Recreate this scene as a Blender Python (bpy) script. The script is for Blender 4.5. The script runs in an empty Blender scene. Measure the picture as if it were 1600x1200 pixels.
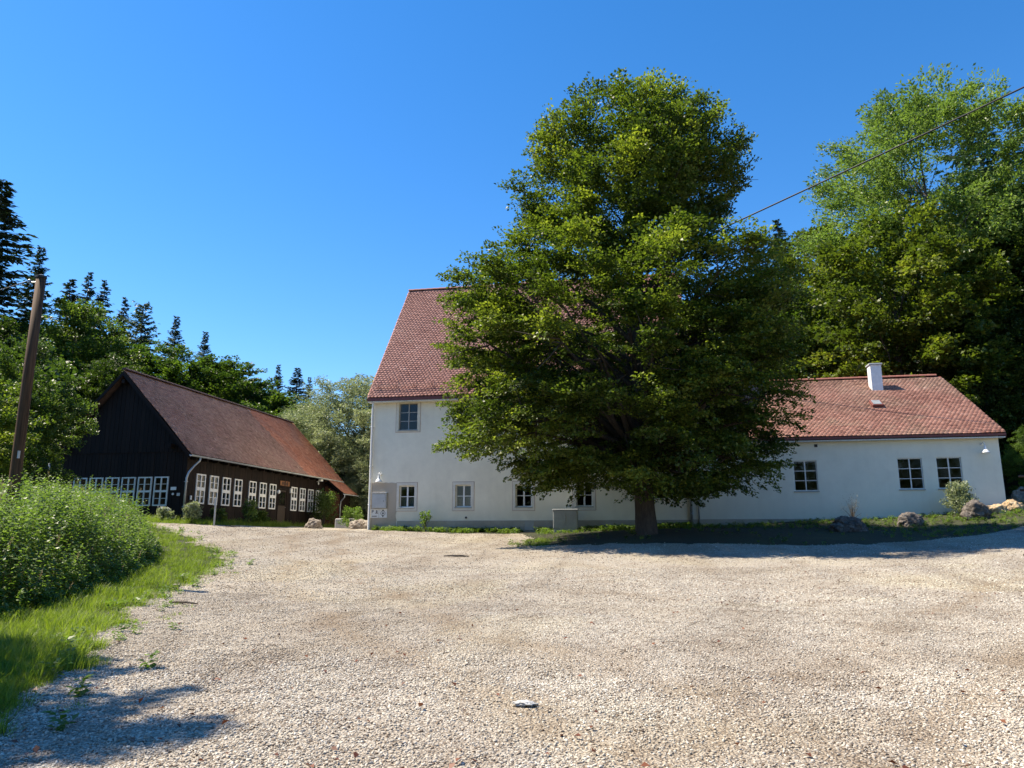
import bpy, math, random
import numpy as np
from mathutils import Vector, noise as mnoise

# ------------------------------------------------------------------ camera, sky, sun, exposure
scene = bpy.context.scene
C = scene.collection
R = math.radians
SUN_EL, SUN_AZ = 55.5, 1.0          # the sun stands to the left (-X), a touch behind the house front (+Y)
cam_d = bpy.data.cameras.new('camera'); cam = bpy.data.objects.new('camera', cam_d); C.objects.link(cam)
cam.location = (0, 0, 1.6)
cam.rotation_euler = (R(90) + math.atan(240 / 1170), 0, R(10.5))
cam_d.sensor_width = 36; cam_d.lens = 36 * 1170 / 1600
cam_d.clip_start = 0.1; cam_d.clip_end = 3000
scene.camera = cam
sun_dir = Vector((-math.cos(R(SUN_EL)) * math.cos(R(SUN_AZ)), math.cos(R(SUN_EL)) * math.sin(R(SUN_AZ)), math.sin(R(SUN_EL))))
world = bpy.data.worlds.new('World'); scene.world = world; world.use_nodes = True
wn = world.node_tree.nodes; wl = world.node_tree.links
bg = wn['Background']; bg.inputs['Strength'].default_value = 0.118
sky = wn.new('ShaderNodeTexSky'); sky.sky_type = 'NISHITA'; sky.sun_disc = False
sky.sun_elevation = R(SUN_EL); sky.sun_rotation = math.atan2(sun_dir.x, sun_dir.y)
sky.altitude = 400; sky.air_density = 1.0; sky.dust_density = 0.1; sky.ozone_density = 4.0
hs = wn.new('ShaderNodeHueSaturation'); hs.inputs['Saturation'].default_value = 1.3
wb = wn.new('ShaderNodeMix'); wb.data_type = 'RGBA'; wb.blend_type = 'MULTIPLY'; wb.inputs[0].default_value = 1.0
wb.inputs[7].default_value = (1.04, .925, .93, 1)      # the camera's warm white balance, the same for the whole sky
wl.new(sky.outputs[0], hs.inputs['Color']); wl.new(hs.outputs[0], wb.inputs[6]); wl.new(wb.outputs[2], bg.inputs['Color'])
sun_d = bpy.data.lights.new('sun', 'SUN'); sun = bpy.data.objects.new('sun', sun_d); C.objects.link(sun)
sun_d.energy = 5.0; sun_d.angle = R(0.53); sun_d.color = (1.0, 0.90, 0.74)
sun.rotation_euler = (-sun_dir).to_track_quat('-Z', 'Y').to_euler(); sun.location = (-40, 5, 60)
vs = scene.view_settings
vs.view_transform = 'Standard'; vs.look = 'None'; vs.exposure = 1.1; vs.gamma = 1; vs.use_curve_mapping = False
scene.render.engine = 'CYCLES'
cy = scene.cycles
cy.max_bounces = 6; cy.diffuse_bounces = 3; cy.glossy_bounces = 3; cy.transmission_bounces = 4; cy.transparent_max_bounces = 8
cy.caustics_reflective = False; cy.caustics_refractive = False; cy.sample_clamp_indirect = 6

rng = np.random.default_rng(7)
random.seed(7)

# ------------------------------------------------------------------ helpers: objects and tags
BASE = {}
def tag(o, label, cat, group=None, kind=None):
    o['label'] = label; o['category'] = cat
    if group: o['group'] = group
    if kind: o['kind'] = kind
    return o
def thing(name, loc, label, cat, group=None):
    o = bpy.data.objects.new(name, None); C.objects.link(o)
    o.location = loc; o.empty_display_size = 0.3
    BASE[o] = Vector(loc)
    return tag(o, label, cat, group)
def place(name, mesh, mat=None, parent=None, loc=(0, 0, 0), rz=0.0, local=False):
    """one mesh object; loc is in world coordinates unless local (then in the parent's space)"""
    o = bpy.data.objects.new(name, mesh); C.objects.link(o)
    if mat is not None and len(mesh.materials) == 0: mesh.materials.append(mat)
    l = Vector(loc)
    if parent is not None:
        o.parent = parent
        if not local: l = l - BASE.get(parent, Vector((0, 0, 0)))
    o.location = l; o.rotation_euler = (0, 0, rz)
    if parent is None: BASE[o] = Vector(loc)
    return o

class MB:
    def __init__(s): s.v = []; s.f = []
    def add(s, vs, fs):
        b = len(s.v); s.v += [tuple(map(float, p)) for p in vs]; s.f += [tuple(b + i for i in f) for f in fs]; return s
    def box(s, x0, x1, y0, y1, z0, z1):
        return s.add([(x0,y0,z0),(x1,y0,z0),(x1,y1,z0),(x0,y1,z0),(x0,y0,z1),(x1,y0,z1),(x1,y1,z1),(x0,y1,z1)],
                     [(0,3,2,1),(4,5,6,7),(0,1,5,4),(1,2,6,5),(2,3,7,6),(3,0,4,7)])
    def bbox(s, x0, x1, y0, y1, z0, z1, b=0.01):
        """box whose upright edges and top edges are chamfered"""
        def ring(i, z): return [(x0+i+b,y0+i,z),(x1-i-b,y0+i,z),(x1-i,y0+i+b,z),(x1-i,y1-i-b,z),(x1-i-b,y1-i,z),(x0+i+b,y1-i,z),(x0+i,y1-i-b,z),(x0+i,y0+i+b,z)]
        vs = ring(0, z0) + ring(0, z1-b) + ring(b, z1)
        fs = [tuple(range(7,-1,-1)), tuple(range(16,24))]
        for k in (0, 8):
            for i in range(8): fs.append((k+i, k+(i+1)%8, k+8+(i+1)%8, k+8+i))
        return s.add(vs, fs)
    def prism(s, poly, y0, y1):
        """poly of (x,z) counter-clockwise seen from -y, extruded along y"""
        n = len(poly)
        return s.add([(x,y0,z) for x,z in poly] + [(x,y1,z) for x,z in poly],
                     [tuple(range(n)), tuple(range(2*n-1,n-1,-1))] + [(i,n+i,n+(i+1)%n,(i+1)%n) for i in range(n)])
    def prism_x(s, poly, x0, x1):
        n = len(poly)
        return s.add([(x0,y,z) for y,z in poly] + [(x1,y,z) for y,z in poly],
                     [tuple(range(n-1,-1,-1)), tuple(range(n,2*n))] + [(i,(i+1)%n,n+(i+1)%n,n+i) for i in range(n)])
    def tube(s, path, rad, n=8, caps=True):
        P = [Vector(p) for p in path]; m = len(P)
        rad = [rad]*m if not hasattr(rad, '__len__') else list(rad)
        vs = []; up = Vector((0,0,1)); prev = None
        for i in range(m):
            t = (P[min(i+1,m-1)] - P[max(i-1,0)]).normalized()
            if prev is None:
                a = t.cross(Vector((0.3,1,0.1)) if abs(t.z) > .8 else up).normalized()
            else:
                a = (prev - t*prev.dot(t)).normalized()
            prev = a; b = t.cross(a)
            for k in range(n):
                w = 2*math.pi*k/n
                vs.append(P[i] + (a*math.cos(w) + b*math.sin(w))*rad[i])
        fs = []
        for i in range(m-1):
            for k in range(n): fs.append((i*n+k, i*n+(k+1)%n, (i+1)*n+(k+1)%n, (i+1)*n+k))
        if caps: fs += [tuple(range(n-1,-1,-1)), tuple(range((m-1)*n, m*n))]
        return s.add(vs, fs)
    def lathe(s, prof, n=16, c=(0,0,0), axis=Vector((0,0,1))):
        q = Vector((0,0,1)).rotation_difference(Vector(axis)); c = Vector(c)
        vs = []
        for r, h in prof:
            for k in range(n):
                w = 2*math.pi*k/n
                vs.append(c + q @ Vector((r*math.cos(w), r*math.sin(w), h)))
        fs = []
        for i in range(len(prof)-1):
            for k in range(n): fs.append((i*n+k, i*n+(k+1)%n, (i+1)*n+(k+1)%n, (i+1)*n+k))
        return s.add(vs, fs)
    def mesh(s, name='mesh', smooth=False):
        m = bpy.data.meshes.new(name); m.from_pydata(s.v, [], s.f); m.update()
        if smooth: m.polygons.foreach_set('use_smooth', [True]*len(m.polygons))
        return m

def quad_mesh(name, V, F, attrs=None, smooth=False):
    """V (n,3), F (m,k) numpy -> mesh fast; attrs: dict of per-face float arrays"""
    V = np.asarray(V, np.float32); F = np.asarray(F, np.int32)
    m = bpy.data.meshes.new(name); k = F.shape[1]
    m.vertices.add(len(V)); m.vertices.foreach_set('co', V.ravel())
    m.loops.add(F.size); m.loops.foreach_set('vertex_index', F.ravel())
    m.polygons.add(len(F)); m.polygons.foreach_set('loop_start', np.arange(0, F.size, k, dtype=np.int32))
    if smooth: m.polygons.foreach_set('use_smooth', np.ones(len(F), bool))
    for a, arr in (attrs or {}).items():
        at = m.attributes.new(a, 'FLOAT', 'FACE'); at.data.foreach_set('value', np.asarray(arr, np.float32))
    m.update(calc_edges=True); m.validate(verbose=False)
    return m

def n3(P, seed=0, freq=1.0, octv=5):
    """cheap smooth noise about -1..1 from sums of sines"""
    g = np.random.default_rng(1000 + seed); P = np.asarray(P, float) * freq
    out = np.zeros(len(P)); tot = 0
    for o in range(octv):
        d = g.normal(size=P.shape[1]); d /= np.linalg.norm(d)
        d2 = g.normal(size=P.shape[1]); d2 /= np.linalg.norm(d2)
        f = 1.0 + 0.55*o
        out += np.sin(f*2*P@d + g.uniform(0, 6.28) + 1.3*np.sin(f*1.7*P@d2 + g.uniform(0, 6.28))) / (1 + .3*o); tot += 1/(1 + .3*o)
    return out/tot*1.6
def norm(a): return a/np.maximum(np.linalg.norm(a, axis=-1, keepdims=True), 1e-9)

# ------------------------------------------------------------------ materials
def mat(name):
    m = bpy.data.materials.new(name); m.use_nodes = True; nt = m.node_tree
    b = nt.nodes['Principled BSDF']; return m, nt, b
def N(nt, t, **kw):
    n = nt.nodes.new(t)
    for k, v in kw.items(): setattr(n, k, v)
    return n
def noise_n(nt, scale, detail=4, rough=.6, coord='Object', dist=0.0):
    tc = N(nt, 'ShaderNodeTexCoord'); t = N(nt, 'ShaderNodeTexNoise')
    t.inputs['Scale'].default_value = scale; t.inputs['Detail'].default_value = detail; t.inputs['Roughness'].default_value = rough
    t.inputs['Distortion'].default_value = dist
    nt.links.new(tc.outputs[coord], t.inputs['Vector']); return t
def ramp(nt, src, stops):
    r = N(nt, 'ShaderNodeValToRGB'); e = r.color_ramp.elements
    while len(e) > 1: e.remove(e[-1])
    e[0].position = stops[0][0]; e[0].color = (*stops[0][1], 1)
    for p, c in stops[1:]:
        x = e.new(p); x.color = (*c, 1)
    nt.links.new(src, r.inputs[0]); return r
def mixc(nt, a, b, fac, mode='MIX'):
    x = N(nt, 'ShaderNodeMix', data_type='RGBA', blend_type=mode)
    for s, i in ((fac, 0), (a, 6), (b, 7)):
        if hasattr(s, 'is_output') or hasattr(s, 'links'): nt.links.new(s, x.inputs[i])
        elif i == 0: x.inputs[0].default_value = s
        else: x.inputs[i].default_value = (*s, 1)
    return x.outputs[2]
def bump(nt, b, src, strength=.3, dist=.02):
    n = N(nt, 'ShaderNodeBump'); n.inputs['Strength'].default_value = strength; n.inputs['Distance'].default_value = dist
    nt.links.new(src, n.inputs['Height']); nt.links.new(n.outputs[0], b.inputs['Normal']); return n
def simple(name, col, rough=.6, metal=0.0, var=.12, scale=6, bmp=.15, coord='Object'):
    m, nt, b = mat(name)
    t = noise_n(nt, scale, coord=coord)
    lo = tuple(c*(1-var) for c in col); hi = tuple(min(1, c*(1+var)) for c in col)
    r = ramp(nt, t.outputs[0], [(.3, lo), (.7, hi)])
    nt.links.new(r.outputs[0], b.inputs['Base Color'])
    b.inputs['Roughness'].default_value = rough; b.inputs['Metallic'].default_value = metal
    if bmp:
        t2 = noise_n(nt, scale*6, coord=coord); bump(nt, b, t2.outputs[0], bmp, .01)
    return m

def plaster(name, col, stain, bluish=None):
    m, nt, b = mat(name)
    big = noise_n(nt, .45, 6, .62, dist=.6); mid = noise_n(nt, 2.4, 5, .7); fine = noise_n(nt, 60, 3)
    c1 = ramp(nt, big.outputs[0], [(.36, stain), (.58, col)])
    c2 = ramp(nt, mid.outputs[0], [(.30, tuple(c*.9 for c in col)), (.6, col)])
    c = mixc(nt, c1.outputs[0], c2.outputs[0], .55)
    # rain streaks: noise stretched down the wall
    tc = N(nt, 'ShaderNodeTexCoord'); mp = N(nt, 'ShaderNodeMapping'); mp.inputs['Scale'].default_value = (2.6, 2.6, .16)
    st = N(nt, 'ShaderNodeTexNoise'); st.inputs['Scale'].default_value = 1.5; st.inputs['Detail'].default_value = 5
    nt.links.new(tc.outputs['Object'], mp.inputs[0]); nt.links.new(mp.outputs[0], st.inputs['Vector'])
    sr = ramp(nt, st.outputs[0], [(.30, (.82, .81, .78)), (.52, (1, 1, 1))])
    c = mixc(nt, c, sr.outputs[0], .16, 'MULTIPLY')
    sx_ = N(nt, 'ShaderNodeSeparateXYZ'); nt.links.new(tc.outputs['Object'], sx_.inputs[0])
    mr = N(nt, 'ShaderNodeMapRange'); mr.inputs['From Min'].default_value = 3.3; mr.inputs['From Max'].default_value = 1.9; nt.links.new(sx_.outputs['Z'], mr.inputs['Value'])
    dm = N(nt, 'ShaderNodeMath', operation='MULTIPLY'); dr_ = ramp(nt, mid.outputs[0], [(.35, (.25, .25, .25)), (.65, (1, 1, 1))])
    nt.links.new(mr.outputs[0], dm.inputs[0]); nt.links.new(dr_.outputs[0], dm.inputs[1])
    d2 = N(nt, 'ShaderNodeMath', operation='MULTIPLY'); d2.inputs[1].default_value = .55; nt.links.new(dm.outputs[0], d2.inputs[0])
    c = mixc(nt, c, tuple(k*.62 for k in stain), d2.outputs[0])
    nt.links.new(c, b.inputs['Base Color']); b.inputs['Roughness'].default_value = .92
    b.inputs['Specular IOR Level'].default_value = .2
    hn = mixc(nt, mid.outputs[0], fine.outputs[0], .5)
    bump(nt, b, hn, .22, .012)
    return m
M = {}
M['plaster'] = plaster('plaster_white', (.90, .84, .68), (.72, .665, .53))
M['plaster_annex'] = plaster('plaster_pale', (.80, .785, .66), (.68, .66, .55))
M['patch'] = plaster('plaster_bare', (.52, .45, .36), (.40, .34, .27))
M['plinth'] = plaster('plaster_plinth', (.50, .455, .38), (.29, .255, .20))
M['trim'] = plaster('trim_cream', (.88, .84, .74), (.78, .73, .63))
M['trim_line'] = simple('trim_line', (.42, .28, .22), .9)
M['white'] = simple('paint_white', (.78, .78, .76), .5, var=.08, bmp=.05)
M['white_old'] = simple('paint_white_weathered', (.66, .66, .62), .6, var=.18, scale=14, bmp=.1)
M['greyframe'] = simple('paint_grey', (.36, .36, .34), .6, var=.15)
M['metal'] = simple('zinc', (.42, .44, .45), .45, .6, var=.2, scale=5, bmp=.03)
M['metal_pale'] = simple('painted_metal', (.50, .51, .50), .5, .1, var=.1, scale=3, bmp=.03)
M['cabinet'] = simple('cabinet_grey', (.36, .36, .33), .6, 0, var=.12, scale=4, bmp=.08)
M['enamel'] = simple('enamel_white', (.80, .80, .78), .25, 0, var=.05, bmp=0)
M['redmetal'] = simple('oxide_red', (.16, .045, .035), .6, 0, var=.2)
M['iron'] = simple('dark_iron', (.03, .03, .03), .6, .3)
M['black'] = simple('print_black', (.012, .012, .013), .6, bmp=0)
M['signwhite'] = simple('sign_white', (.74, .74, .71), .5, var=.06, bmp=0)
M['concrete'] = simple('concrete', (.40, .39, .36), .9, var=.2, scale=9, bmp=.4)
M['curtain'] = simple('curtain', (.55, .55, .53), .9, var=.2, scale=12)
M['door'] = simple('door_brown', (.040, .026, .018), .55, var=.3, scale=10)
M['wood_sign'] = simple('wood_sign', (.20, .085, .032), .6, var=.3, scale=8)
M['wood_dark'] = simple('wood_carved', (.05, .022, .012), .7)
M['wire'] = simple('wire', (.015, .015, .016), .6, bmp=0)
M['litter'] = simple('litter', (.40, .395, .38), .7, var=.3, scale=40)

def wood(name, a, b_, red=None, tsh=0.0):
    m, nt, b = mat(name)
    tc = N(nt, 'ShaderNodeTexCoord'); mp = N(nt, 'ShaderNodeMapping'); mp.inputs['Scale'].default_value = (14, 14, .7)
    t = N(nt, 'ShaderNodeTexNoise'); t.inputs['Scale'].default_value = 2; t.inputs['Detail'].default_value = 6
    oi = N(nt, 'ShaderNodeObjectInfo')
    ad = N(nt, 'ShaderNodeVectorMath', operation='ADD')
    nt.links.new(tc.outputs['Object'], ad.inputs[0]); 
    cx = N(nt, 'ShaderNodeCombineXYZ'); mu = N(nt, 'ShaderNodeMath', operation='MULTIPLY'); mu.inputs[1].default_value = 37
    nt.links.new(oi.outputs['Random'], mu.inputs[0]); nt.links.new(mu.outputs[0], cx.inputs[0]); nt.links.new(mu.outputs[0], cx.inputs[2])
    nt.links.new(cx.outputs[0], ad.inputs[1]); nt.links.new(ad.outputs[0], mp.inputs[0]); nt.links.new(mp.outputs[0], t.inputs['Vector'])
    r = ramp(nt, t.outputs[0], [(.3, a), (.7, b_)])
    vr = ramp(nt, oi.outputs['Random'], [(0, (.62, .6, .58)), (1, (1.25, 1.2, 1.15))])
    c = mixc(nt, r.outputs[0], vr.outputs[0], 1.0, 'MULTIPLY')
    nt.links.new(c, b.inputs['Base Color']); b.inputs['Roughness'].default_value = .8
    b.inputs['Specular IOR Level'].default_value = .25
    bump(nt, b, t.outputs[0], .5, .01)
    return m
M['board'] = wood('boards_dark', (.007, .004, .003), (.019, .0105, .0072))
M['board_red'] = wood('boards_reddish', (.06, .024, .014), (.12, .045, .025))
M['pole'] = wood('pole_wood', (.035, .020, .011), (.115, .064, .034))
M['rail'] = wood('rail_wood', (.035, .025, .02), (.09, .065, .05))

def glass_mat():
    m, nt, b = mat('window_glass'); nt.nodes.remove(b)
    tr = N(nt, 'ShaderNodeBsdfTransparent'); tr.inputs[0].default_value = (.6, .63, .62, 1)
    gl = N(nt, 'ShaderNodeBsdfGlossy'); gl.inputs['Roughness'].default_value = .03
    t = noise_n(nt, 1.8, 2); bp = N(nt, 'ShaderNodeBump'); bp.inputs['Strength'].default_value = .06; bp.inputs['Distance'].default_value = .05
    nt.links.new(t.outputs[0], bp.inputs['Height']); nt.links.new(bp.outputs[0], gl.inputs['Normal'])
    fr = N(nt, 'ShaderNodeFresnel'); fr.inputs[0].default_value = 1.5
    mx = N(nt, 'ShaderNodeMixShader'); ge = N(nt, 'ShaderNodeNewGeometry'); iv = N(nt, 'ShaderNodeMath', operation='SUBTRACT'); iv.inputs[0].default_value = 1; nt.links.new(ge.outputs['Backfacing'], iv.inputs[1])
    fm = N(nt, 'ShaderNodeMath', operation='MULTIPLY'); nt.links.new(fr.outputs[0], fm.inputs[0]); nt.links.new(iv.outputs[0], fm.inputs[1])
    nt.links.new(fm.outputs[0], mx.inputs[0])
    nt.links.new(tr.outputs[0], mx.inputs[1]); nt.links.new(gl.outputs[0], mx.inputs[2])
    nt.links.new(mx.outputs[0], nt.nodes['Material Output'].inputs[0]); return m
M['glass'] = glass_mat()

def tile_mat():
    """clay tile: colour from the face attributes tint (per tile) and age (0 new red .. 1 old brown)"""
    m, nt, b = mat('clay_tile')
    a = N(nt, 'ShaderNodeAttribute', attribute_name='tint'); g = N(nt, 'ShaderNodeAttribute', attribute_name='age')
    new = ramp(nt, a.outputs['Fac'], [(0, (.25, .10, .078)), (.35, (.38, .172, .135)), (.75, (.47, .235, .19)), (1, (.55, .33, .275))])
    old = ramp(nt, a.outputs['Fac'], [(0, (.16, .088, .062)), (.4, (.31, .185, .138)), (.8, (.43, .275, .21)), (1, (.54, .38, .31))])
    rd = N(nt, 'ShaderNodeAttribute', attribute_name='red')
    hot = ramp(nt, a.outputs['Fac'], [(0, (.34, .12, .065)), (.5, (.58, .235, .135)), (1, (.70, .36, .23))])
    c = mixc(nt, mixc(nt, new.outputs[0], old.outputs[0], g.outputs['Fac']), hot.outputs[0], rd.outputs['Fac'])
    t = noise_n(nt, 9, 5, .7); st = ramp(nt, t.outputs[0], [(.35, (.62, .60, .58)), (.6, (1.05, 1.03, 1))])
    c = mixc(nt, c, st.outputs[0], .8, 'MULTIPLY')
    l = noise_n(nt, .55, 6, .7); ml = ramp(nt, l.outputs[0], [(.52, (0, 0, 0)), (.68, (1, 1, 1))])
    mf = N(nt, 'ShaderNodeMath', operation='MULTIPLY'); mf.inputs[1].default_value = .45
    ms = N(nt, 'ShaderNodeAttribute', attribute_name='moss')
    m2 = N(nt, 'ShaderNodeMath', operation='MULTIPLY')
    nt.links.new(ml.outputs[0], m2.inputs[0]); nt.links.new(ms.outputs['Fac'], m2.inputs[1])
    nt.links.new(m2.outputs[0], mf.inputs[0])
    c = mixc(nt, c, (.24, .21, .14), mf.outputs[0])
    nt.links.new(c, b.inputs['Base Color']); b.inputs['Roughness'].default_value = .78
    b.inputs['Specular IOR Level'].default_value = .3
    f = noise_n(nt, 60, 3); bump(nt, b, f.outputs[0], .25, .006)
    return m
M['tile'] = tile_mat()
M['tile_ridge'] = simple('ridge_tile', (.27, .105, .075), .8, var=.35, scale=3, bmp=.2)
M['tile_ridge_old'] = simple('ridge_tile_old', (.095, .05, .04), .85, var=.35, scale=3, bmp=.2)

def leaf_mat(name, lo, mid, hi, trans=.38, tcol=(1.5, 1.6, .55), rough=.45, spec=.35, obj_tint=True):
    m, nt, b = mat(name)
    a = N(nt, 'ShaderNodeAttribute', attribute_name='tint')
    r = ramp(nt, a.outputs['Fac'], [(0, lo), (.5, mid), (1, hi)])
    c = r.outputs[0]
    if obj_tint:
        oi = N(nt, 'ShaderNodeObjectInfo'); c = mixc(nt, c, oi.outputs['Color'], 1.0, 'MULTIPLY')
    nt.links.new(c, b.inputs['Base Color']); b.inputs['Roughness'].default_value = rough
    b.inputs['Specular IOR Level'].default_value = spec
    t = N(nt, 'ShaderNodeBsdfTranslucent'); tc = mixc(nt, c, tcol, 1.0, 'MULTIPLY'); nt.links.new(tc, t.inputs[0])
    mx = N(nt, 'ShaderNodeMixShader'); mx.inputs[0].default_value = trans
    nt.links.new(b.outputs[0], mx.inputs[1]); nt.links.new(t.outputs[0], mx.inputs[2])
    nt.links.new(mx.outputs[0], nt.nodes['Material Output'].inputs[0]); return m
M['leaf_beech'] = leaf_mat('leaf_beech', (.040, .062, .012), (.100, .136, .022), (.25, .275, .046), trans=.46, tcol=(1.35, 1.55, .6))
M['leaf_forest'] = leaf_mat('leaf_forest', (.040, .067, .018), (.082, .125, .028), (.165, .205, .05), trans=.42, tcol=(1.3, 1.5, .6))
M['leaf_ash'] = leaf_mat('leaf_ash', (.11, .165, .042), (.165, .23, .058), (.235, .295, .08), trans=.42, tcol=(1.25, 1.45, .7))
M['leaf_willow'] = leaf_mat('leaf_willow', (.14, .17, .09), (.27, .31, .175), (.40, .43, .28), trans=.36, tcol=(1.15, 1.2, .8))
M['needle'] = leaf_mat('spruce_needles', (.024, .040, .019), (.046, .074, .034), (.085, .12, .055), trans=.12, tcol=(1.2, 1.3, .7))
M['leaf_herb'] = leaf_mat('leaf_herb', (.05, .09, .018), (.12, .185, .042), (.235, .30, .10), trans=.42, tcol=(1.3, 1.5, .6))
M['grass'] = leaf_mat('grass_blades', (.085, .135, .018), (.155, .225, .028), (.26, .315, .06), trans=.42, rough=.5)
M['straw'] = leaf_mat('dry_stems', (.20, .17, .10), (.30, .25, .15), (.40, .34, .22), trans=.25, tcol=(1.2, 1.1, .8))
M['bloom'] = leaf_mat('dry_bloom', (.36, .28, .24), (.50, .40, .34), (.62, .52, .44), trans=.25, tcol=(1.1, 1.0, .9))
M['bloom_white'] = leaf_mat('white_bloom', (.5, .52, .5), (.62, .63, .60), (.75, .75, .72), trans=.25, tcol=(1, 1, 1))
M['dead_leaf'] = leaf_mat('dead_leaf', (.10, .035, .018), (.17, .06, .03), (.26, .12, .05), trans=.15, tcol=(1.1, 1, .8))

def bark_mat(name, a, b_):
    m, nt, b = mat(name)
    tc = N(nt, 'ShaderNodeTexCoord'); mp = N(nt, 'ShaderNodeMapping'); mp.inputs['Scale'].default_value = (5, 5, 1.2)
    t = N(nt, 'ShaderNodeTexNoise'); t.inputs['Scale'].default_value = 3; t.inputs['Detail'].default_value = 8; t.inputs['Roughness'].default_value = .7
    nt.links.new(tc.outputs['Object'], mp.inputs[0]); nt.links.new(mp.outputs[0], t.inputs['Vector'])
    r = ramp(nt, t.outputs[0], [(.3, a), (.7, b_)]); nt.links.new(r.outputs[0], b.inputs['Base Color'])
    b.inputs['Roughness'].default_value = .9; bump(nt, b, t.outputs[0], .7, .03); return m
M['bark'] = bark_mat('bark_beech', (.026, .020, .015), (.085, .068, .052))
M['bark_pale'] = bark_mat('bark_forest', (.035, .028, .022), (.10, .085, .068))

def rock_mat(name, a, b_, c_):
    m, nt, b = mat(name)
    t = noise_n(nt, 5, 8, .7, dist=.5); v = noise_n(nt, 16, 5, .7)
    r = ramp(nt, t.outputs[0], [(.3, a), (.5, b_), (.7, c_)])
    r2 = ramp(nt, v.outputs[0], [(.33, (.35, .32, .30)), (.55, (1, 1, 1))])
    c = mixc(nt, r.outputs[0], r2.outputs[0], .75, 'MULTIPLY')
    nt.links.new(c, b.inputs['Base Color']); b.inputs['Roughness'].default_value = .95
    bump(nt, b, v.outputs[0], .8, .05); return m
M['rock'] = rock_mat('tufa_rock', (.13, .10, .085), (.30, .25, .20), (.46, .41, .34))
M['rock_shaded'] = rock_mat('shaded_rock', (.05, .043, .038), (.13, .11, .095), (.27, .235, .20))  # darker copy of the rock: the tree's shade put into its colour
M['rock_ochre'] = rock_mat('ochre_rock', (.28, .17, .08), (.46, .33, .19), (.58, .48, .34))

def gravel_mats():
    # shared patchiness, in world metres
    def patches(nt):
        ge = N(nt, 'ShaderNodeNewGeometry')
        def nz(scale, detail, dist, rot=0, stretch=1):
            mp = N(nt, 'ShaderNodeMapping'); mp.inputs['Rotation'].default_value = (0, 0, rot); mp.inputs['Scale'].default_value = (1, stretch, 1)
            nt.links.new(ge.outputs['Position'], mp.inputs[0]); t = N(nt, 'ShaderNodeTexNoise'); t.inputs['Scale'].default_value = scale
            t.inputs['Detail'].default_value = detail; t.inputs['Distortion'].default_value = dist; nt.links.new(mp.outputs[0], t.inputs['Vector']); return t
        big = nz(.20, 4, .8); mid = nz(1.0, 5, .5); trk = nz(.62, 3, .7, R(-28), .13)
        p1 = ramp(nt, big.outputs[0], [(.36, (.87, .85, .82)), (.50, (1, 1, 1)), (.66, (1.04, 1.03, .95))])
        p2 = ramp(nt, mid.outputs[0], [(.32, (.85, .82, .79)), (.50, (1, 1, 1)), (.72, (1.05, 1.05, 1.04))])
        p3 = ramp(nt, trk.outputs[0], [(.38, (.83, .80, .77)), (.50, (1, 1, 1)), (.64, (1.08, 1.07, 1.05))])
        return mixc(nt, mixc(nt, p1.outputs[0], p2.outputs[0], 1.0, 'MULTIPLY'), p3.outputs[0], .85, 'MULTIPLY')
    stops = [(0, (.13, .095, .07)), (.16, (.29, .235, .18)), (.40, (.395, .357, .303)), (.66, (.48, .44, .375)), (.92, (.585, .545, .475)), (1, (.67, .635, .57))]
    m, nt, b = mat('gravel')
    tc = N(nt, 'ShaderNodeTexCoord')
    warp = noise_n(nt, 14, 2)
    vm = N(nt, 'ShaderNodeVectorMath', operation='MULTIPLY_ADD'); vm.inputs[1].default_value = (.05, .05, .05)
    nt.links.new(warp.outputs['Color'], vm.inputs[0]); nt.links.new(tc.outputs['Object'], vm.inputs[2])
    v = N(nt, 'ShaderNodeTexVoronoi'); v.inputs['Scale'].default_value = 46; nt.links.new(vm.outputs[0], v.inputs['Vector'])
    v2 = N(nt, 'ShaderNodeTexVoronoi'); v2.inputs['Scale'].default_value = 72; nt.links.new(vm.outputs[0], v2.inputs['Vector'])
    s1 = N(nt, 'ShaderNodeSeparateColor'); nt.links.new(v.outputs['Color'], s1.inputs[0])
    s2 = N(nt, 'ShaderNodeSeparateColor'); nt.links.new(v2.outputs['Color'], s2.inputs[0])
    c1 = ramp(nt, s1.outputs[0], stops); c2 = ramp(nt, s2.outputs[0], stops)
    c = mixc(nt, c1.outputs[0], c2.outputs[0], .45)
    dk = ramp(nt, v.outputs['Distance'], [(.35, (1, 1, 1)), (.75, (.52, .48, .44))])
    c = mixc(nt, c, dk.outputs[0], .8, 'MULTIPLY')
    c = mixc(nt, c, patches(nt), 1.0, 'MULTIPLY')
    tk = N(nt, 'ShaderNodeAttribute', attribute_name='track'); c = mixc(nt, c, mixc(nt, c, (.80, .74, .67), 1.0, 'MULTIPLY'), tk.outputs['Fac'])
    nt.links.new(c, b.inputs['Base Color']); b.inputs['Roughness'].default_value = .95; b.inputs['Specular IOR Level'].default_value = .2
    inv = N(nt, 'ShaderNodeMath', operation='SUBTRACT'); inv.inputs[0].default_value = 1; nt.links.new(v.outputs['Distance'], inv.inputs[1])
    bump(nt, b, inv.outputs[0], 1.0, .022)
    M['gravel'] = m
    m, nt, b = mat('gravel_stone')
    oi = N(nt, 'ShaderNodeObjectInfo'); c1 = ramp(nt, oi.outputs['Random'], stops)
    fn = noise_n(nt, 30, 4); f2 = ramp(nt, fn.outputs[0], [(.3, (.8, .79, .77)), (.65, (1.04, 1.03, 1.02))])
    c = mixc(nt, mixc(nt, c1.outputs[0], f2.outputs[0], .7, 'MULTIPLY'), patches(nt), 1.0, 'MULTIPLY')
    nt.links.new(c, b.inputs['Base Color']); b.inputs['Roughness'].default_value = .9; b.inputs['Specular IOR Level'].default_value = .25
    M['gravel_stone'] = m
gravel_mats()
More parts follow.
